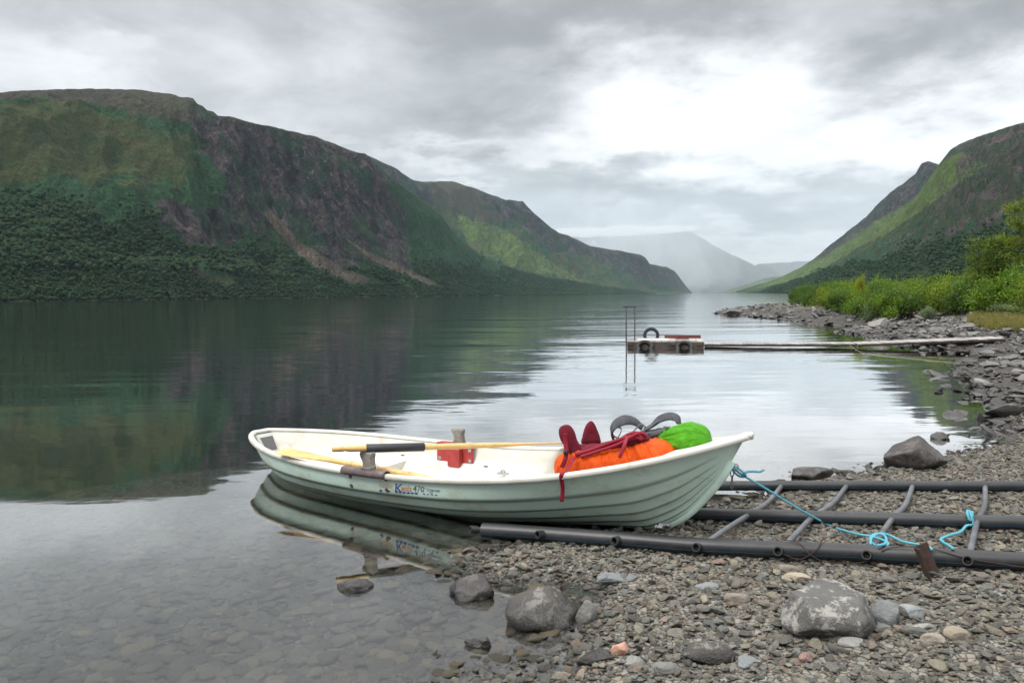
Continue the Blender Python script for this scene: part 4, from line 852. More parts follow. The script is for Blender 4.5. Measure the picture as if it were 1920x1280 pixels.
wire.add(*tube(catmull([off_rail(1640, -.05, .03), off_rail(1680, -.03, .052), off_rail(1730, -.03, .055), off_rail(1800, -.056, .02), off_rail(1860, -.062, .0), off_rail(1940, -.060, -.015)], 6), .003, 5))
wo = wire.build('tie_wire', M['rust'], smooth=True); tag(wo, 'thin rusty wire wrapped along the near black pipe', 'wire')

c = atg(1248, 988, .03); g_ = np.random.default_rng(3); Vs, Fs = [], []
for i in range(15):
    for j in range(7):
        a, b = i / 14, j / 6; Vs.append(c + np.array([(a - .5) * .17 + .01 * math.sin(b * 9), (a - .5) * .10 + (b - .5) * .05, .012 + .012 * math.sin(a * 19 + b * 4) + .02 * a + .006 * g_.normal()]) * [1, 1, 1])
scrap = obj('plastic_scrap', Vs, grid_faces(15, 7), simple('torn_pale_plastic', (.55, .56, .58), .4), origin=c); sol = scrap.modifiers.new('solidify', 'SOLIDIFY'); sol.thickness = .002; tag(scrap, 'torn scrap of pale plastic on the gravel under the bow', 'litter')
# ------------------------------------------------------------------ rucksacks
def fabric(name, c, c2, rough=.5, fold=1., sheen=.25):
    mt, nt = mat(name); co = nt.n('ShaderNodeTexCoord').outputs['Object']; n = nt.noise(co, 11, 6, .7, 1.8); n2 = nt.noise(co, 120, 3)
    col = nt.mix(nt.mr(n, .3, .7), c2, c); h = nt.m('ADD', nt.m('MULTIPLY', n, fold), nt.m('MULTIPLY', n2, .05)); out(nt, principled(nt, col, rough, h, .8, .03, Specular_IOR_Level=sheen)); return mt
M['orange'] = fabric('orange_rain_cover', (.74, .095, .002), (.64, .068, .002), .5); M['green'] = fabric('green_rain_cover', (.085, .36, .006), (.055, .26, .005), .5)
M['maroon'] = fabric('maroon_padded_fabric', (.15, .008, .022), (.09, .006, .015), .8, .2); M['maroon_strap'] = fabric('maroon_webbing', (.26, .012, .030), (.20, .010, .025), .6, .1)
M['greyfab'] = fabric('grey_padded_fabric', (.095, .098, .11), (.055, .057, .066), .75, .3); M['greystrap'] = fabric('grey_webbing', (.085, .088, .10), (.06, .062, .07), .6, .1); M['buckle'] = simple('black_buckle', (.03, .008, .012), .4)
def cover(a, b, ra, rb, seed, folds, n=110, k=96, squash=.9, amp=.012, lengthwise=0., blunt=4.5):
    """puffy wrinkled rain cover from a to b"""
    a = np.array(a, float); b = np.array(b, float); T = nrm(b - a); Ls = np.linalg.norm(b - a); sd2 = nrm(np.cross(T, UP)); u2 = np.cross(sd2, T)
    S = np.linspace(0, 1, n); TH_ = np.arange(k) / k * 2 * math.pi; SS, TT = np.meshgrid(S, TH_, indexing='ij')
    env = (1 - np.abs(2 * SS - 1) ** blunt) ** .42; r = (ra + (rb - ra) * SS) * env
    c_, s_ = np.cos(TT), np.sin(TT); pw_ = .82
    ex = np.sign(c_) * np.abs(c_) ** pw_; ez = np.sign(s_) * np.abs(s_) ** pw_
    # folds: ridged, running from the elastic edge (top) downwards with a slant
    ph = SS * folds + .30 * s_ + .5 * perlin(SS * 4 + seed, TT * .9 + seed)
    f1 = perlin(ph * 1.2, TT * .45 + seed, seed); f2 = perlin(ph * 2.7, TT * .8, seed + 3)
    fold = (1 - np.abs(f1) * 2.2) * .75 + (1 - 2 * np.abs(f2)) * .35
    f3 = (1 - np.abs(perlin(c_ * 2.2 + seed, s_ * 2.2 + SS * 1.1, SS * 1.3 + seed)) * 3.) * .7 + (1 - np.abs(perlin(c_ * 4.6 - seed, s_ * 4.6, SS * 3.4)) * 2.4) * .35; fold = fold * (1 - lengthwise) + f3 * lengthwise
    r = r * (1 + .06 * perlin(SS * 3 + seed, c_ * 1.2, s_ * 1.2)) + amp * fold * env
    P_ = a + SS[..., None] * Ls * T + r[..., None] * (ex[..., None] * sd2 * 1.0 + ez[..., None] * u2 * squash)
    V = P_.reshape(-1, 3); Fc = grid_faces(n, k, True); return V, Fc
def by_(px, py, y): return aty(px, py, y + .33)
pack = thing('orange_rucksack', 'rucksack in an orange rain cover with maroon straps lying in the bow', 'rucksack', tuple(loc(3.6, -.1, .25)))
pO = [by_(1052, 878, 5.06), by_(1262, 853, 4.78)]
V, Fc = cover(by_(1042, 880, 5.12), by_(1272, 857, 4.80), .130, .150, 2.3, 12, amp=.019, squash=.90, lengthwise=.12, n=160, k=128, blunt=6.); obj('rain_cover', V, Fc, M['orange'], pack)
def ribbon(P, wdt, th=.004, n=6, upv=None, taper=None):
    P = catmull(P, n); T, A, B = frames(P)
    if upv is not None:
        A = nrm(np.broadcast_to(upv, P.shape) - T * (T @ np.array(upv))[:, None]); B = np.cross(A, T)
    w_ = np.full(len(P), wdt / 2) if taper is None else np.interp(np.linspace(0, 1, len(P)), np.linspace(0, 1, len(taper)), taper) / 2
    t2 = th / 2; prof = np.stack([np.stack([-w_, 0 * w_ - t2 * .3], 1), np.stack([-w_ * .85, 0 * w_ - t2], 1), np.stack([w_ * .85, 0 * w_ - t2], 1), np.stack([w_, 0 * w_ - t2 * .3], 1), np.stack([w_, 0 * w_ + t2 * .3], 1), np.stack([w_ * .85, 0 * w_ + t2], 1), np.stack([-w_ * .85, 0 * w_ + t2], 1), np.stack([-w_, 0 * w_ + t2 * .3], 1)], 1)
    return sweep(P, prof, A, B)
def fin(px0, py0, pts, y, th=.035, name='hip_fin', m_=None, parent=None):
    """padded panel with outline given in picture units at depth y"""
    ol = catmull(pts, 5, True); c = ol.mean(0); n = len(ol); V = []; rings = [(0., -.6), (.5, -1.), (.85, -.8), (1., -.25), (1., .25), (.85, .8), (.5, 1.), (0., .6)]
    for s_, h in rings:
        q = c + (ol - c) * max(s_, .02); V += [by_(a, b, y + (b - py0) * -.0006) + np.array([0, 1, 0]) * h * th / 2 for a, b in q]
    Fc = [[r * n + i, r * n + (i + 1) % n, (r + 1) * n + (i + 1) % n, (r + 1) * n + i] for r in range(7) for i in range(n)]
    return obj(name, V, Fc, m_ or M['maroon'], parent or pack)
fin(1068, 850, [(1090, 862), (1078, 862), (1062, 842), (1050, 822), (1048, 805), (1056, 797), (1068, 797), (1077, 808), (1083, 826), (1096, 846), (1104, 856)], 4.99)
fin(1108, 828, [(1124, 832), (1092, 832), (1092, 818), (1098, 798), (1107, 789), (1114, 793), (1121, 808), (1125, 820)], 5.18)
mbb = MB(); V, Fc = cover(by_(1080, 850, 5.02), by_(1218, 822, 4.86), .055, .065, 7.7, 6, 60, 32, .55, .008); obj('back_panel', V, Fc, M['maroon'], pack)
V, Fc = cover(by_(1078, 842, 5.10), by_(1130, 838, 5.08), .06, .05, 3.1, 4, 40, 28, .5, .006); obj('hip_belt', V, Fc, M['maroon'], pack)
for P_, w_ in (([by_(1078, 852, 4.93), by_(1110, 843, 4.92), by_(1150, 828, 4.86), by_(1185, 818, 4.82), by_(1205, 824, 4.80)], .028), ([by_(1088, 856, 4.90), by_(1120, 846, 4.87), by_(1160, 832, 4.82), by_(1198, 812, 4.80), by_(1214, 818, 4.79)], .022), ([by_(1160, 826, 4.86), by_(1178, 814, 4.84), by_(1198, 811, 4.82), by_(1212, 820, 4.80)], .02)):
    obj('shoulder_strap', *tube(catmull(P_, 7), w_ * .5, 8), M['maroon_strap'], pack)
q0, tq = rim_pt(1058, -1); qo = q0 - N3 * .034
obj('hanging_strap', *ribbon([by_(1078, 856, 4.90), by_(1070, 868, 4.86), aty(1062, 884, q0[1]) , q0 + N3 * .028 + UP * .012, q0 + UP * .019, qo + UP * .0 - D3 * .003, aty(1055, 915, q0[1] + .01), aty(1053, 940, q0[1] + .02)], .026, .003, 6, (1, 0, 0)), M['maroon_strap'], pack)
obj('side_strap', *ribbon([by_(1176, 818, 4.82), by_(1172, 830, 4.70), by_(1166, 846, 4.665), by_(1161, 858, 4.655)], .022, .003, 6, (1, 0, 0)), M['maroon_strap'], pack)
obj('belt_strap', *ribbon([by_(1060, 812, 4.955), by_(1060, 828, 4.955), by_(1062, 845, 4.94), by_(1060, 860, 4.925), by_(1053, 876, 4.93)], .03, .004, 6, (1, 0, 0)), M['maroon_strap'], pack)
obj('buckle', *box(by_(1061, 848, 4.92), .034, .012, .032, None, .004), M['buckle'], pack)

gp = thing('green_rucksack', 'grey rucksack with a bright green rain cover over its top in the bow', 'rucksack', tuple(loc(4.1, .12, .3)))
V, Fc = cover(by_(1236, 836, 4.98), by_(1332, 822, 4.80), .115, .128, 5.5, 2.5, 120, 110, .95, .017, .8, 2.6); obj('rain_cover', V, Fc, M['green'], gp)
V, Fc = cover(by_(1150, 834, 5.16), by_(1262, 812, 4.98), .06, .075, 8.5, 5, 60, 40, .7, .008); obj('back_panel', V, Fc, M['greyfab'], gp)
obj('shoulder_strap', *ribbon([by_(1150, 822, 5.02), by_(1147, 808, 5.0), by_(1155, 795, 5.0), by_(1172, 787, 5.02), by_(1190, 790, 5.05), by_(1204, 802, 5.06)], .055, .015, 7, (0, .62, .78), [.03, .045, .065, .075, .065, .045]), M['greyfab'], gp)
obj('shoulder_strap', *ribbon([by_(1208, 806, 5.03), by_(1222, 798, 5.02), by_(1238, 785, 5.02), by_(1256, 780, 5.02), by_(1268, 784, 5.0), by_(1273, 794, 4.98)], .05, .012, 7, (0, .62, .78), [.03, .03, .055, .06, .06, .045]), M['greyfab'], gp)
for P_ in ([by_(1150, 816, 5.), by_(1158, 820, 4.99), by_(1165, 806, 4.99), by_(1160, 800, 5.0)], [by_(1168, 824, 4.98), by_(1188, 808, 4.98), by_(1202, 795, 5.0), by_(1215, 806, 5.0)], [by_(1195, 812, 4.96), by_(1215, 802, 4.98), by_(1232, 790, 5.0)], [by_(1210, 812, 4.95), by_(1235, 808, 4.93), by_(1252, 806, 4.93)], [by_(1244, 800, 4.9), by_(1262, 804, 4.9), by_(1252, 822, 4.88)]):
    obj('webbing', *ribbon(P_, .022, .004, 6, (.2, 1, .3)), M['greystrap'], gp)

# ------------------------------------------------------------------ boulders that stand out
def boulder(label, name, x0, x1, ytop, ybase, seed, m_, zb=None, depth=.8, cuts=9, rough=.14, hscale=1., cutd=(.45, .82), rot=0., pts=None):
    xm = (x0 + x1) / 2; zg = 0.
    for _ in range(4): c = atz(xm, ybase, zg); zg = max(gz(c[0], c[1] + .05), 0.) if zb is None else zb
    d = c[1]; wdt = (x1 - x0) / F * d; ht = max((ybase - ytop) / F * d * 1.0, .02); dep = wdt * depth
    # the outline's top rises less than its height because the top lies farther away
    hh = max(ht - dep * .5 * (H - zg - ht) / d * .9, ht * .45) * hscale
    V, Fc = ico(4); V = V.copy(); g_ = np.random.default_rng(seed)
    if pts: 
        for n_, dd in pts: n_ = nrm(np.array(n_, float)); e = V @ n_ - dd; V = V - np.where(e > 0, e * .96, 0)[:, None] * n_
    for k in range(cuts):
        n_ = nrm(g_.normal(size=3)); dd = g_.uniform(*cutd); e = V @ n_ - dd; V = V - np.where(e > 0, e * .94, 0)[:, None] * n_
    V = V * (1 + rough * fbm(V[:, 0] * 1.4 + seed, V[:, 1] * 1.4, V[:, 2] * 1.4, 5))[:, None]
    V -= (V.max(0) + V.min(0)) / 2; V /= (V.max(0) - V.min(0)) / 2
    lo = .35 if zg > 0.01 else .55
    V = V * np.array([wdt / 2, dep / 2, (hh + lo * hh) / 2]); V[:, 2] += (hh - lo * hh) / 2
    ca, sa = math.cos(rot), math.sin(rot); base = np.array([c[0], c[1] + dep * .42, zg])
    me = new_mesh(name, V, Fc, m_, True); o = link(bpy.data.objects.new(name, me)); o.location = base; tag(o, label, 'rock'); return o
B = boulder
B('large flat-topped boulder with pale lichen crust on the gravel in the right foreground', 'boulder', 1484, 1672, 1100, 1205, 31, M['boulder_pale'], None, .85, 7, .06, pts=[((.05, -.10, 1), .36), ((-.1, -1, .75), .60), ((.95, -.35, .35), .66), ((-.95, -.3, .25), .70), ((-.2, -1, .1), .72)], cutd=(.7, .85))
B('dark broken slab against the right side of the large lichen boulder', 'boulder', 1640, 1694, 1125, 1175, 32, M['slate'], None, .8)
B('small dark oval stone against the foot of the large lichen boulder', 'stone', 1572, 1626, 1193, 1214, 33, M['greystone'], None, .6, 4, .06)
B('big rounded speckled boulder at the water edge below the boat', 'boulder', 945, 1092, 1100, 1182, 34, M['boulder'], 0, .8, 7, .10, pts=[((-.5, -.3, .8), .72), ((.75, -.2, .6), .62)])
B('smooth grey stone leaning on the right of the big speckled boulder', 'stone', 1078, 1122, 1122, 1168, 35, M['greystone'], None, .8, 5, .06)
B('dark boulder with white veins standing in the shallow water', 'boulder', 837, 928, 1075, 1124, 36, M['boulder_dark'], 0, .8, 9, .12)
B('low wet rock just breaking the water left of the veined boulder', 'rock', 627, 700, 1080, 1105, 37, M['boulder_dark'], 0, .55, 7, .14)
B('narrow dark rock in the shallow water at the bottom', 'rock', 868, 924, 1192, 1214, 38, M['boulder_dark'], 0, .5, 7, .14)
B('tiny dark rock in the shallow water beside the narrow one', 'rock', 962, 982, 1209, 1221, 39, M['boulder_dark'], 0, .7, 6)
B('large dark wedge-shaped boulder behind the pipes on the right shore', 'boulder', 1673, 1790, 817, 884, 40, M['boulder_dark'], None, .7, 5, .09, pts=[((-.62, 0, .8), .50), ((.85, 0, .42), .66), ((0, -1, .2), .7)])
B('flat brown and grey boulder at the waterline behind the far pipe', 'boulder', 1488, 1577, 874, 902, 41, M['boulder'], 0, .6, 7, .10)
B('small dark rock in the water behind the wedge-shaped boulder', 'rock', 1750, 1783, 809, 824, 42, M['boulder_dark'], 0, .7)
B('long grey stone with pale top in the bottom foreground', 'stone', 1277, 1385, 1198, 1246, 43, M['boulder'], None, .55, 7, .10)
B('rounded dark stone with pale top at the bottom waterline', 'stone', 1080, 1152, 1216, 1248, 44, M['boulder'], None, .6, 6, .08)
B('salmon pink stone near the bottom waterline', 'stone', 1146, 1181, 1203, 1232, 45, M['salmon'], None, .8)
B('beige flat stone just in front of the near pipe', 'stone', 1472, 1524, 1072, 1090, 46, M['beige'], None, .6, 5, .05)
B('brown oval stone left of the large lichen boulder', 'stone', 1360, 1410, 1107, 1132, 47, M['brownstone'], None, .6, 4, .06)
B('pale blue-grey stone right of the large lichen boulder', 'stone', 1696, 1742, 1130, 1160, 48, M['slate'], None, .8, 8)
B('cream rounded stone at the right of the foreground gravel', 'stone', 1775, 1824, 1172, 1200, 49, M['beige'], None, .7, 4, .06)
B('thin grey slab left of the cream rounded stone', 'stone', 1716, 1764, 1168, 1184, 50, M['greystone'], None, .6, 6)
B('brownish grey stone below the thin slab', 'stone', 1732, 1780, 1184, 1210, 51, M['brownstone'], None, .7, 6)
B('long flat dark slab half set in gravel right of the bay', 'stone', 1116, 1202, 1072, 1090, 52, M['slate'], None, .35, 7)
B('dark flat slab in the middle of the foreground gravel', 'stone', 1304, 1350, 1090, 1108, 53, M['slate'], None, .6, 8)
B('reddish stone at the right of the bottom foreground', 'stone', 1500, 1530, 1222, 1242, 54, M['redstone'], None, .8)
B('pale flat slate slab in the bottom foreground', 'stone', 1385, 1432, 1228, 1252, 55, M['slate'], None, .8, 9)
B('long pale grey bar-shaped stone at the bottom', 'stone', 1218, 1280, 1238, 1266, 56, M['greystone'], None, .5, 6)
B('wet brown slab in the gravel under the near pipe', 'stone', 1462, 1506, 1055, 1075, 57, M['brownstone'], None, .7, 7)
B('round grey stone in the gravel at the bottom left of the beach', 'stone', 1170, 1212, 1228, 1252, 58, M['greystone'], None, .7, 5, .06)

# individually lying stones: parts of the ground
def stones_on_ground(n, x0, x1, y0, y1, dlo, dhi, s0, s1, meshes, seed, pw=1.5, mind=1.1, sink=.2):
    x, y, d, g_ = pick(n * 14, x0, x1, y0, y1, dlo, dhi, seed, True, pw); s_ = s0 + (s1 - s0) * g_.uniform(0, 1, len(x)) ** 2.2; K = []
    for i in range(len(x)):
        if all((x[i] - x[j]) ** 2 + (y[i] - y[j]) ** 2 > (mind * (s_[i] + s_[j]) * .8) ** 2 for j in K): K.append(i)
        if len(K) >= n: break
    z = ground_z(x[K], y[K])
    for i, zz_ in zip(K, z):
        o = link(bpy.data.objects.new('stone', meshes[g_.integers(len(meshes))])); o.parent = ground; o.location = (x[i], y[i], zz_ + s_[i] * .3 * (1 - 2 * sink) + .008)
        o.rotation_euler = (g_.normal(0, .12), g_.normal(0, .12), g_.uniform(0, 6.28)); o.scale = (s_[i],) * 3
stones_on_ground(170, -.4, 5.5, 2.9, 7.5, -.15, 5, .026, .066, stv, 31, 2.1)
stones_on_ground(130, 5, 22, 8.4, 27, -.5, 3.5, .14, .38, rkv, 32, 1.3, .8)

# headland tip rocks and slabs
def shore_rock(label, x0, x1, yt, yb, seed, zb=None, depth=.7, **k): return boulder(label, 'shore_rock', x0, x1, yt, yb, seed, M['rock'], zb, depth, 9, .14, **k)
shore_rock('humped dark rock at the very tip of the headland', 1350, 1368, 578.5, 588.5, 61, 0); shore_rock('long dark rock slab behind the tip of the headland', 1364, 1396, 579, 589, 62, .05); shore_rock('tiny rock in the water off the headland tip', 1342, 1350, 585.5, 588, 63, 0)
shore_rock('pale flat slab on the bank by the yellow grass', 1806, 1836, 594, 604, 64); shore_rock('small pale block right of the flat slab by the yellow grass', 1840, 1855, 594, 601, 65)
shore_rock('big dark angular rock beside the gangway shore end', 1745, 1776, 613, 631, 66, .1); shore_rock('slanting dark rock left of the big one by the gangway', 1724, 1748, 616, 631, 67, .08); shore_rock('light grey rounded rock among dark rocks by the gangway', 1774, 1794, 611, 627, 68, .1); shore_rock('dark hump rock at the water left of the gangway rocks', 1700, 1722, 618, 632, 69, .0)
shore_rock('wide low rock on the headland bank below the bushes', 1634, 1676, 596, 612, 70, .25); shore_rock('brown rock in the water just off the gangway', 1725, 1746, 648, 657, 71, 0); shore_rock('dark rock under the shore end of the gangway', 1745, 1786, 641, 651, 72, .02); shore_rock('square dark rock under the gangway near the shore', 1812, 1838, 640, 652, 73, .02)

# ------------------------------------------------------------------ floating platform, ladder, gangway, tyres
mt, nt = mat('grey_weathered_planks'); M['plank'] = mt
co = nt.n('ShaderNodeTexCoord').outputs['Object']; rnd = nt.n('ShaderNodeObjectInfo').outputs['Random']; base = nt.mix(nt.noise(co, 4, 6, .7, .5), (.22, .19, .17), (.42, .40, .38)); base = nt.mix(1., base, nt.n('ShaderNodeCombineXYZ', {i: nt.mr(rnd, 0, 1, .75, 1.15) for i in range(3)}).outputs[0], 'MULTIPLY'); out(nt, principled(nt, base, .8, nt.noise(co, 30, 4), .4, .005))
M['darkwood'] = simple('dark_wet_timber', (.030, .021, .017), .7, .3, 5, .4, .006, c2=(.085, .068, .058)); M['redwood'] = simple('red_brown_painted_timber', (.17, .055, .045), .7, .25, 6); M['tyre'] = simple('tyre_rubber', (.018, .019, .019), .7, .2, 30); M['ladder'] = simple('dark_ladder_tube', (.05, .038, .038), .5); M['cover_white'] = simple('pale_bleached_board', (.50, .49, .48), .7, .1)
ZD = .26
pa = atz(1176, 651.5, 0); pb = atz(1320, 652, 0); ex = nrm(pb - pa); ey = nrm(np.array([-ex[1], ex[0], 0])); PW = np.linalg.norm(pb - pa); PD = 1.75
axp = np.array([ex, ey, UP]); pf = thing('floating_platform', 'small floating wooden platform at the end of the gangway', 'platform', tuple(pa))
def pp(a, b, z): return pa + ex * a + ey * b + UP * (z - .07)
obj('front_beam', *box(pp(PW / 2, .04, .13), PW, .08, .20, axp, .01), M['darkwood'], pf, smooth=False); obj('back_beam', *box(pp(PW / 2, PD - .04, .10), PW, .08, .26, axp, .01), M['darkwood'], pf, smooth=False)
obj('side_beam', *box(pp(.04, PD / 2, .10), .075, PD - .17, .25, axp, .01), M['darkwood'], pf, smooth=False); obj('side_beam', *box(pp(PW - .04, PD / 2, .10), .075, PD - .17, .25, axp, .01), M['cover_white'], pf, smooth=False)
nb = 11
for i in range(nb):
    m_ = M['plank'] if i < nb - 5 else (M['redwood'] if i in (7, 8) else M['plank']); obj('deck_plank', *box(pp((i + .5) * PW / nb, PD / 2, .245), PW / nb - .012, PD - .01, .028, axp, .005), m_, pf, smooth=False)
obj('bleached_board', *box(pp(.75, .80, .268), .95, .9, .016, axp, .004), M['cover_white'], pf, smooth=False)
obj('edge_board', *box(pp(PW * .735, PD - .1, .31), PW * .50, .05, .10, axp, .008), M['redwood'], pf, smooth=False); obj('kerb_board', *box(pp(PW * .70, .10, .275), PW * .40, .10, .03, axp, .006), M['cover_white'], pf, smooth=False)
for i, a in enumerate((.02, .60, .95)): obj('frame_block', *box(pp(a * PW * .97 + .04, -.012, .18), .16, .03, .09, axp, .005), M['darkwood'], pf, smooth=False)
lad = thing('ladder', 'thin dark metal ladder standing upright at the outer corner of the platform', 'ladder', tuple(pp(-.03, .1, 0)))
la = pp(-.03, .02, 0); lb = pp(.20, .50, 0); zt = (1.28, 1.27)
for q_, z_ in ((la, zt[0]), (lb, zt[1])): obj('rail', *tube(np.array([q_ - UP * .8, q_ + UP * .4, q_ + UP * z_]), .019, 8), M['ladder'], lad)
obj('top_bar', *tube(np.array([la + UP * zt[0] - (lb - la) * .3, lb + UP * zt[1] + (lb - la) * .2]), .02, 8), M['ladder'], lad)
for z_ in (.80, .30, -.05): obj('rung', *tube(np.array([la + UP * z_, lb + UP * (z_ + .0)]), .013, 8), M['steel'], lad)
def torus(c, R_, r, nrmv, k=28, j=12, sq=1.25):
    nrmv = nrm(nrmv); e1 = nrm(np.cross(nrmv, UP)); e2 = np.cross(nrmv, e1); V = []
    for a in np.arange(k) / k * 6.2832:
        rad = e1 * math.cos(a) + e2 * math.sin(a)
        for b in np.arange(j) / j * 6.2832:
            cb_, sb_ = math.cos(b), math.sin(b); cr_ = math.copysign(abs(cb_) ** .7, cb_); V.append(np.array(c) + rad * (R_ + r * .8 * cr_) + nrmv * r * sq * math.copysign(abs(sb_) ** .7, sb_))
    return V, [[i * j + q_, ((i + 1) % k) * j + q_, ((i + 1) % k) * j + (q_ + 1) % j, i * j + (q_ + 1) % j] for i in range(k) for q_ in range(j)]
def tyre(label, c, nv):
    t_ = obj('tyre', *torus(c, .205, .065, nv), M['tyre'], origin=np.array(c)); tag(t_, label, 'tyre', 'tyres hung on the floating platform'); return t_
tyre('old black tyre hung on the front of the platform, nearer the ladder', pp(.52, -.14, .09), -ey * .8 + UP * 1.); tyre('old black tyre hung on the front of the platform, nearer the gangway', pp(1.66, -.14, .08), -ey * .8 + UP * 1.); tyre('black tyre standing half above the back edge of the platform', pp(.66, PD + .06, .34), -ey + UP * .1)
# gangway: two spans
ga = pp(PW + .03, .55, 0); gb = atz(1600, 641, .16); gc = atz(1870, 632.5, .30); gc2 = gc
def span(name, label, a, b, z0, z1, wd, nplk):
    a = a.copy(); b = b.copy(); a[2] = z0; b[2] = z1; e1 = nrm(b - a); L_ = np.linalg.norm(b - a); e2 = nrm(np.cross(UP, e1)); ax = np.array([e1, e2, np.cross(e1, e2)]); t_ = thing(name, label, 'gangway', tuple(a))
    for s_ in (-1, 1): obj('side_beam', *box((a + b) / 2 + e2 * s_ * (wd / 2 - .05) - UP * .045, L_, .06, .06, ax, .008), M['darkwood'], t_, smooth=False)
    for i in range(nplk): 
        o_ = obj('plank', *box(a + e1 * L_ * (i + .5) / nplk + UP * (-.008 + .004 * math.sin(i * 7.7)), L_ / nplk - .014, wd + .02 * math.sin(i * 3.1), .028, ax, .004), M['plank'], t_, smooth=False)
    return t_, e1, e2
span('gangway', 'outer span of the grey plank gangway joining the floating platform', ga, gb, .10, .13, .75, 34); span('gangway', 'inner span of the grey plank gangway running up onto the rocky shore', gb + (gc - gb) * .012, gc, .13, .30, .95, 30)
for px_ in (1608,): 
    c = atz(px_, 645, .0); o_ = obj('post', *tube(np.array([c - UP * .9, c + UP * .12]), .035, 8), M['darkwood'], origin=c); tag(o_, 'short dark post under the joint of the two gangway spans', 'post')
rp = obj('mooring_line', *tube(catmull([atz(1592, 646, .12), atz(1620, 662, .01), atz(1700, 671, .006), atz(1780, 679, .006), atz(1862, 686, .02)], 8), .006, 5), simple('pale_thin_line', (.30, .29, .26), .7)); tag(rp, 'thin pale line lying on the water from the gangway to the shore rocks', 'rope')

# ------------------------------------------------------------------ shrubs and trees
mt, nt = mat('leaf'); M['leaf'] = mt
oi = nt.n('ShaderNodeObjectInfo'); base = oi.outputs['Color']; at_ = nt.n('ShaderNodeAttribute', attribute_name='tone').outputs['Fac']
base = nt.mix(1., base, nt.n('ShaderNodeCombineXYZ', {0: nt.mr(at_, 0, 1, .40, 1.75), 1: nt.mr(at_, 0, 1, .45, 1.6), 2: nt.mr(at_, 0, 1, .7, 1.2)}).outputs[0], 'MULTIPLY')
df = nt.n('ShaderNodeBsdfPrincipled', {'Base Color': base, 'Roughness': .5, 'Specular IOR Level': .3}); tl = nt.n('ShaderNodeBsdfTranslucent', {0: nt.mix(1., base, (1.3, 1.5, .5), 'MULTIPLY')}); out(nt, nt.n('ShaderNodeMixShader', {0: .35, 1: df.outputs[0], 2: tl.outputs[0]}).outputs[0])
M['bark'] = simple('shrub_bark', (.10, .085, .07), .9, .3, 20); M['twig'] = simple('dark_twig', (.06, .045, .035), .9)
def bush_mesh(seed, nleaf=5200, lobes=16, leaf=.05, tall=1., spread=1., twigs=26):
    g_ = np.random.default_rng(seed); C = []; S_ = MB()
    for i in range(lobes):
        a = g_.uniform(0, 6.28); r = spread * g_.uniform(.05, .85) ** .8; h = tall * g_.uniform(.25, 1.0) * (1 - .35 * (r / spread) ** 2); C.append((r * math.cos(a), r * math.sin(a), h, g_.uniform(.18, .38)))
    C = np.array(C)
    for i in range(twigs):
        t_ = C[i % lobes]; p0 = np.array([g_.normal(0, .10), g_.normal(0, .10), -.1]); p1 = t_[:3] + g_.normal(0, .1, 3); pm = p0 * .5 + p1 * .5 + np.array([g_.normal(0, .08), g_.normal(0, .08), .05]); S_.add(*tube(catmull([p0, pm, p1], 3), np.linspace(.018, .005, 7), 4, False))
    I = g_.integers(0, lobes, nleaf); u = g_.normal(size=(nleaf, 3)); u = nrm(u) * (g_.uniform(0, 1, nleaf) ** .45)[:, None] * C[I, 3:4] * np.array([1.15, 1.15, 1.]); P_ = C[I, :3] + u
    # fine sprays that break the outline
    k = g_.uniform(0, 1, nleaf) < .16; P_[k] += nrm(u[k]) * g_.uniform(.02, .26, k.sum())[:, None] * np.array([.8, .8, 1.2]) + np.array([0, 0, .06])
    P_[:, 2] = np.maximum(P_[:, 2], .02 + g_.uniform(0, .15, nleaf))
    d1 = nrm(g_.normal(size=(nleaf, 3)) + [0, 0, .4]); d2 = nrm(np.cross(d1, g_.normal(size=(nleaf, 3)))); sz = leaf * g_.uniform(.6, 1.4, nleaf)[:, None]
    Q = np.stack([P_ - d1 * sz, P_ + d2 * sz * .42, P_ + d1 * sz, P_ - d2 * sz * .42], 1).reshape(-1, 3); Fc = np.arange(4 * nleaf).reshape(-1, 4)
    lt = np.clip(.5 + .25 * g_.normal(size=lobes), 0, 1)[I] * .6 + g_.uniform(0, .4, nleaf); tone = np.repeat(lt, 4)
    return new_mesh('foliage', Q, Fc, M['leaf'], False, attrs={'tone': tone}), new_mesh('stems', np.concatenate(S_.V), S_.F, M['bark'], True)
bushes = [bush_mesh(i, tall=1. , spread=.85, leaf=.042) for i in range(6)]
birches = [bush_mesh(50 + i, 7000, 22, .032, 1.6, .62, 30) for i in range(3)]
def place_bush(x, y, h, wd, pair, color, label, group=None, name='willow_bush', cat='bush', stem=None, z=None):
    z = gz(x, y) - .03 if z is None else z; r_ = link(bpy.data.objects.new(name, None)); r_.location = (x, y, z); r_.rotation_euler = (0, 0, random.uniform(0, 6.28)); tall = 1.25 if pair in bushes else 1.85
    r_.scale = (wd, wd, h / tall); tag(r_, label, cat, group)
    for me, nm in zip(pair, ('foliage', 'stems')):
        o = link(bpy.data.objects.new(nm, me)); o.parent = r_; o.color = (*color, 1)
    return r_
rb = random.Random(5)
base_pts = [(1492, 574), (1530, 579), (1580, 586), (1640, 593), (1700, 592), (1760, 592), (1820, 594), (1880, 598), (1960, 604)]
top_y = lambda p: float(np.interp(p, [1490, 1510, 1545, 1600, 1640, 1700, 1760, 1800, 1840, 1880, 1920, 2000], [545, 533, 528, 527, 525, 523, 517, 510, 500, 492, 492, 485]))
rows = [(0, 0.), (1, 3.5), (2, 8.), (3, 14.), (4, 22.)]; cnt = 0; ORD = 'first second third fourth fifth sixth seventh eighth ninth tenth eleventh twelfth thirteenth fourteenth fifteenth sixteenth'.split()
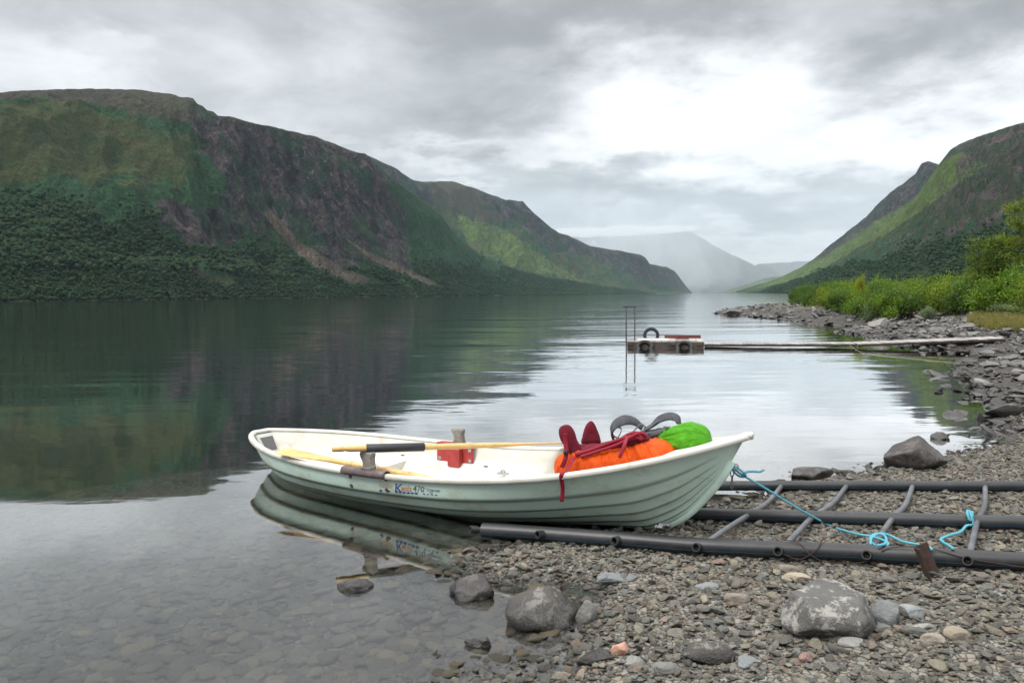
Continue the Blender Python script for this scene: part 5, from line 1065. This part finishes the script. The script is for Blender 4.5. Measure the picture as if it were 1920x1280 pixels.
lab = {0: 'low green willow bush at the front edge of the thicket above the rocky bank', 1: 'green willow bush inside the thicket behind the front row', 2: 'green willow bush deep in the thicket on the headland', 3: 'taller green bush far back in the thicket', 4: 'taller green bush far back in the thicket'}
for ri, dy in rows:
    px = 1496. if ri == 0 else 1500; no = 0
    while px < 1975:
        by = float(np.interp(px, [q[0] for q in base_pts], [q[1] for q in base_pts])); b0_ = atz(px, by, .45); 
        r0 = math.hypot(b0_[0], b0_[1]); f_ = (r0 + dy) / r0; x, y = b0_[0] * f_, b0_[1] * f_
        ty = top_y(px) + (14 if ri == 0 else 6 if ri == 1 else 0) + rb.uniform(-5, 6); hy = horizon_y(px); zt_ = H + (hy - ty) / F * y; zg = gz(x, y); h_ = max(zt_ - zg, .7)
        h_ = min(h_ * 1.04, 4.4); wd = max(.75, h_ * .62) * rb.uniform(.9, 1.25)
        mixc = rb.random(); c = (.10, .175, .020) if mixc < .45 else (.135, .19, .018) if mixc < .70 else (.070, .130, .024)
        if px < 1545: c = (.060, .115, .020)
        place_bush(x, y, h_, wd, bushes[rb.randrange(6)], c, ('front willow bush above the rocky bank, %s from the left end of the thicket' % ORD[no] if ri == 0 and no < 16 else 'green willow bush right behind the front row, %s from the left end' % ORD[no] if ri == 1 and no < 16 else lab[ri]), 'willow thicket on the headland' if ri == 0 else 'willow thicket behind the front row' if ri < 3 else 'tall bushes far back in the thicket'); cnt += 1; no += 1
        px += wd * 1.15 / y * F * (.9 + .3 * rb.random())
def at_px(px, by, z=.45, dy=0.): p = atz(px, by, z); k = (math.hypot(p[0], p[1]) + dy) / math.hypot(p[0], p[1]); return p[0] * k, p[1] * k
def spot(px, by, ty, wpx, pair, color, label, name, cat='bush', dy=0., z=.45):
    x, y = at_px(px, by, z, dy); h_ = H + (horizon_y(px) - ty) / F * y - gz(x, y); place_bush(x, y, h_, wpx / F * y / 1.7, pair, color, label, None, name, cat)
spot(1613, 590, 509, 34, birches[0], (.22, .26, .015), 'young yellow-green birch rising above the left part of the thicket', 'birch_sapling', 'tree', 3)
spot(1740, 597, 568, 26, bushes[1], (.17, .22, .14), 'small silvery grey willow in front of the thicket on the stones', 'silver_willow'); spot(1795, 592, 556, 30, bushes[2], (.045, .055, .03), 'dark twiggy bush standing in front of the thicket', 'twiggy_bush')
spot(1640, 592, 558, 50, bushes[3], (.13, .18, .11), 'grey-green willow at the foot of the thicket left of the birch', 'silver_willow'); spot(1880, 600, 566, 70, bushes[4], (.13, .175, .09), 'wide low grey-green willow beside the yellow grass', 'silver_willow')
# birch tree at the right edge
def birch_tree(label, px, by, top, seed, h_, color, sp_=1.5):
    g_ = np.random.default_rng(seed); x, y = at_px(px, by, .5, 6); z = gz(x, y); t_ = thing('birch_tree', label, 'tree', (x, y, z - .05)); W = MB(); ends = []
    for s_ in range(4):
        a = g_.uniform(0, 6.28); lean = g_.uniform(.12, .30); P_ = [np.array([x + .12 * math.cos(a), y + .12 * math.sin(a), z - .1])]
        for k in range(6): P_.append(P_[-1] + np.array([math.cos(a) * lean * h_ * .14 + g_.normal(0, .06), math.sin(a) * lean * h_ * .14 + g_.normal(0, .06), h_ * .155]))
        W.add(*tube(catmull(P_, 3), np.linspace(.075, .012, 19), 7, False))
        for k in range(2, 7):
            for _ in range(4):
                b_ = g_.uniform(0, 6.28); l_ = sp_ * g_.uniform(.4, .95) * (1.15 - k / 9); e = P_[k] + np.array([math.cos(b_) * l_, math.sin(b_) * l_, g_.uniform(.1, .5)]); W.add(*tube(catmull([P_[k], P_[k] * .5 + e * .5 + [0, 0, .12], e], 3), np.linspace(.022, .006, 7), 4, False)); ends += [e, P_[k] * .45 + e * .55]
    W.build('trunk', M['bark'], t_); E_ = np.array(ends); n = 13000; I = g_.integers(0, len(E_), n); P_ = E_[I] + g_.normal(size=(n, 3)) * np.array([.17, .17, .11]); d1 = nrm(g_.normal(size=(n, 3))); d2 = nrm(np.cross(d1, g_.normal(size=(n, 3)))); sz = .042 * g_.uniform(.6, 1.3, n)[:, None]
    Q = np.stack([P_ - d1 * sz, P_ + d2 * sz * .6, P_ + d1 * sz, P_ - d2 * sz * .6], 1).reshape(-1, 3); tone = np.repeat(np.clip(.5 + .28 * g_.normal(size=len(E_)), 0, 1)[I] * .6 + g_.uniform(0, .4, n), 4)
    o = obj('crown', Q, np.arange(4 * n).reshape(-1, 4), M['leaf'], t_, False, attrs={'tone': tone}); o.color = (*color, 1)
birch_tree('bushy green birch tree at the right edge above the thicket', 1950, 600, 395, 71, 4.6, (.12, .165, .015), 1.25); birch_tree('small thin birch left of the tree at the right edge', 1852, 598, 445, 72, 3.1, (.095, .15, .025), .9)
# grass
mt, nt = mat('dry_grass'); M['grass'] = mt; rnd = nt.n('ShaderNodeObjectInfo').outputs['Random']; out(nt, principled(nt, nt.ramp(rnd, [(0, (.26, .21, .05)), (.5, (.19, .17, .04)), (1, (.10, .12, .03))]), .8))
def tuft(seed):
    g_ = np.random.default_rng(seed); V = []; Fc = []
    for i in range(24):
        a = g_.uniform(0, 6.28); r = g_.uniform(0, .3); p = np.array([r * math.cos(a), r * math.sin(a), 0]); l_ = g_.uniform(.5, 1.); t = p + np.array([math.cos(a) * .35 * g_.uniform(0, 1), math.sin(a) * .35 * g_.uniform(0, 1), l_]); s_ = np.array([-math.sin(a), math.cos(a), 0]) * .03; k = len(V); V += [p - s_, p + s_, t]; Fc.append([k, k + 1, k + 2])
    return new_mesh('grass_tuft', V, Fc, M['grass'], False)
g_ = np.random.default_rng(9); PX_ = g_.uniform(1815, 1960, 4200); PY_ = np.interp(PX_, [1690, 1760, 1850, 1960], [594, 597, 606, 618]) + g_.normal(0, 5, 4200) * np.interp(PX_, [1690, 1960], [.5, 1.6])
GP = np.array([atz(a, b, .5) for a, b in zip(PX_, PY_)]); GP[:, 2] = ground_z(GP[:, 0], GP[:, 1]); k_ = GP[:, 2] > .4; GP = GP[k_]; n_ = len(GP); s_ = g_.uniform(.10, .26, n_); scatter('dry_grass', GP, np.stack([s_] * 3, 1), np.stack([0 * s_, 0 * s_, g_.uniform(0, 6.28, n_)], 1), [tuft(1), tuft(2), tuft(3)])

# ------------------------------------------------------------------ haze
mt, nt = mat('valley_haze'); pv = nt.n('ShaderNodeVolumePrincipled', {'Color': (.62, .84, 1.0), 'Density': 2.3e-5, 'Anisotropy': .2}); nt.n('ShaderNodeOutputMaterial', {'Volume': pv.outputs[0]})
hz = obj('haze', *box((0, 5300, 746), 17400, 16600, 1508), mt, smooth=False); tag(hz, kind='stuff')
mt, nt = mat('rain_mist_air'); pv = nt.n('ShaderNodeVolumePrincipled', {'Color': (.88, .94, 1.0), 'Density': 1.7e-4, 'Anisotropy': .2}); nt.n('ShaderNodeOutputMaterial', {'Volume': pv.outputs[0]})
rm = obj('rain_mist', *box((1500, 7500, 500), 9000, 3400, 1000), mt, smooth=False); tag(rm, kind='stuff')
mt, nt = mat('low_cloud_vapour'); pv = nt.n('ShaderNodeVolumePrincipled', {'Color': (.97, .98, 1.0), 'Density': .004, 'Anisotropy': .1}); nt.n('ShaderNodeOutputMaterial', {'Volume': pv.outputs[0]})
mt2, nt = mat('rain_curtain'); pv = nt.n('ShaderNodeVolumePrincipled', {'Color': (.92, .97, 1.0), 'Density': 3.2e-4, 'Anisotropy': .1}); nt.n('ShaderNodeOutputMaterial', {'Volume': pv.outputs[0]})
def vapour(name, px, py, dist, hw, hd, hh, seed, m_):
    c = aty(px, py, dist); V, Fc = ico(4); rr = 1 + .38 * fbm(V[:, 0] * 1.6 + seed, V[:, 1] * 1.6, V[:, 2] * 1.6, 4); o = obj(name, c + V * rr[:, None] * np.array([hw, hd, hh]), Fc, m_); tag(o, kind='stuff')
for k, (px, py, d_, hw, hd, hh) in enumerate([(852, 341, 4500, 130, 160, 14), (892, 346, 4600, 70, 110, 14), (585, 247, 1960, 50, 60, 8), (640, 262, 2000, 44, 60, 7)]): vapour('low_cloud', px, py, d_, hw, hd, hh, k * 3.3, mt)
for k, (px, py, d_, hw, hd, hh) in enumerate([(1080, 436, 9000, 420, 400, 40), (1180, 434, 9200, 520, 400, 52), (1255, 430, 9300, 360, 300, 38)]): vapour('low_cloud', px, py, d_, hw, hd, hh, 40 + k * 3.3, mt)
for k, (px, d_, hw) in enumerate([(1215, 7000, 560), (1290, 7200, 420), (1150, 7100, 420)]): vapour('rain_shower', px, 475, d_, hw, 700, 420, 70 + k * 5.1, mt2)
print('bushes', cnt)
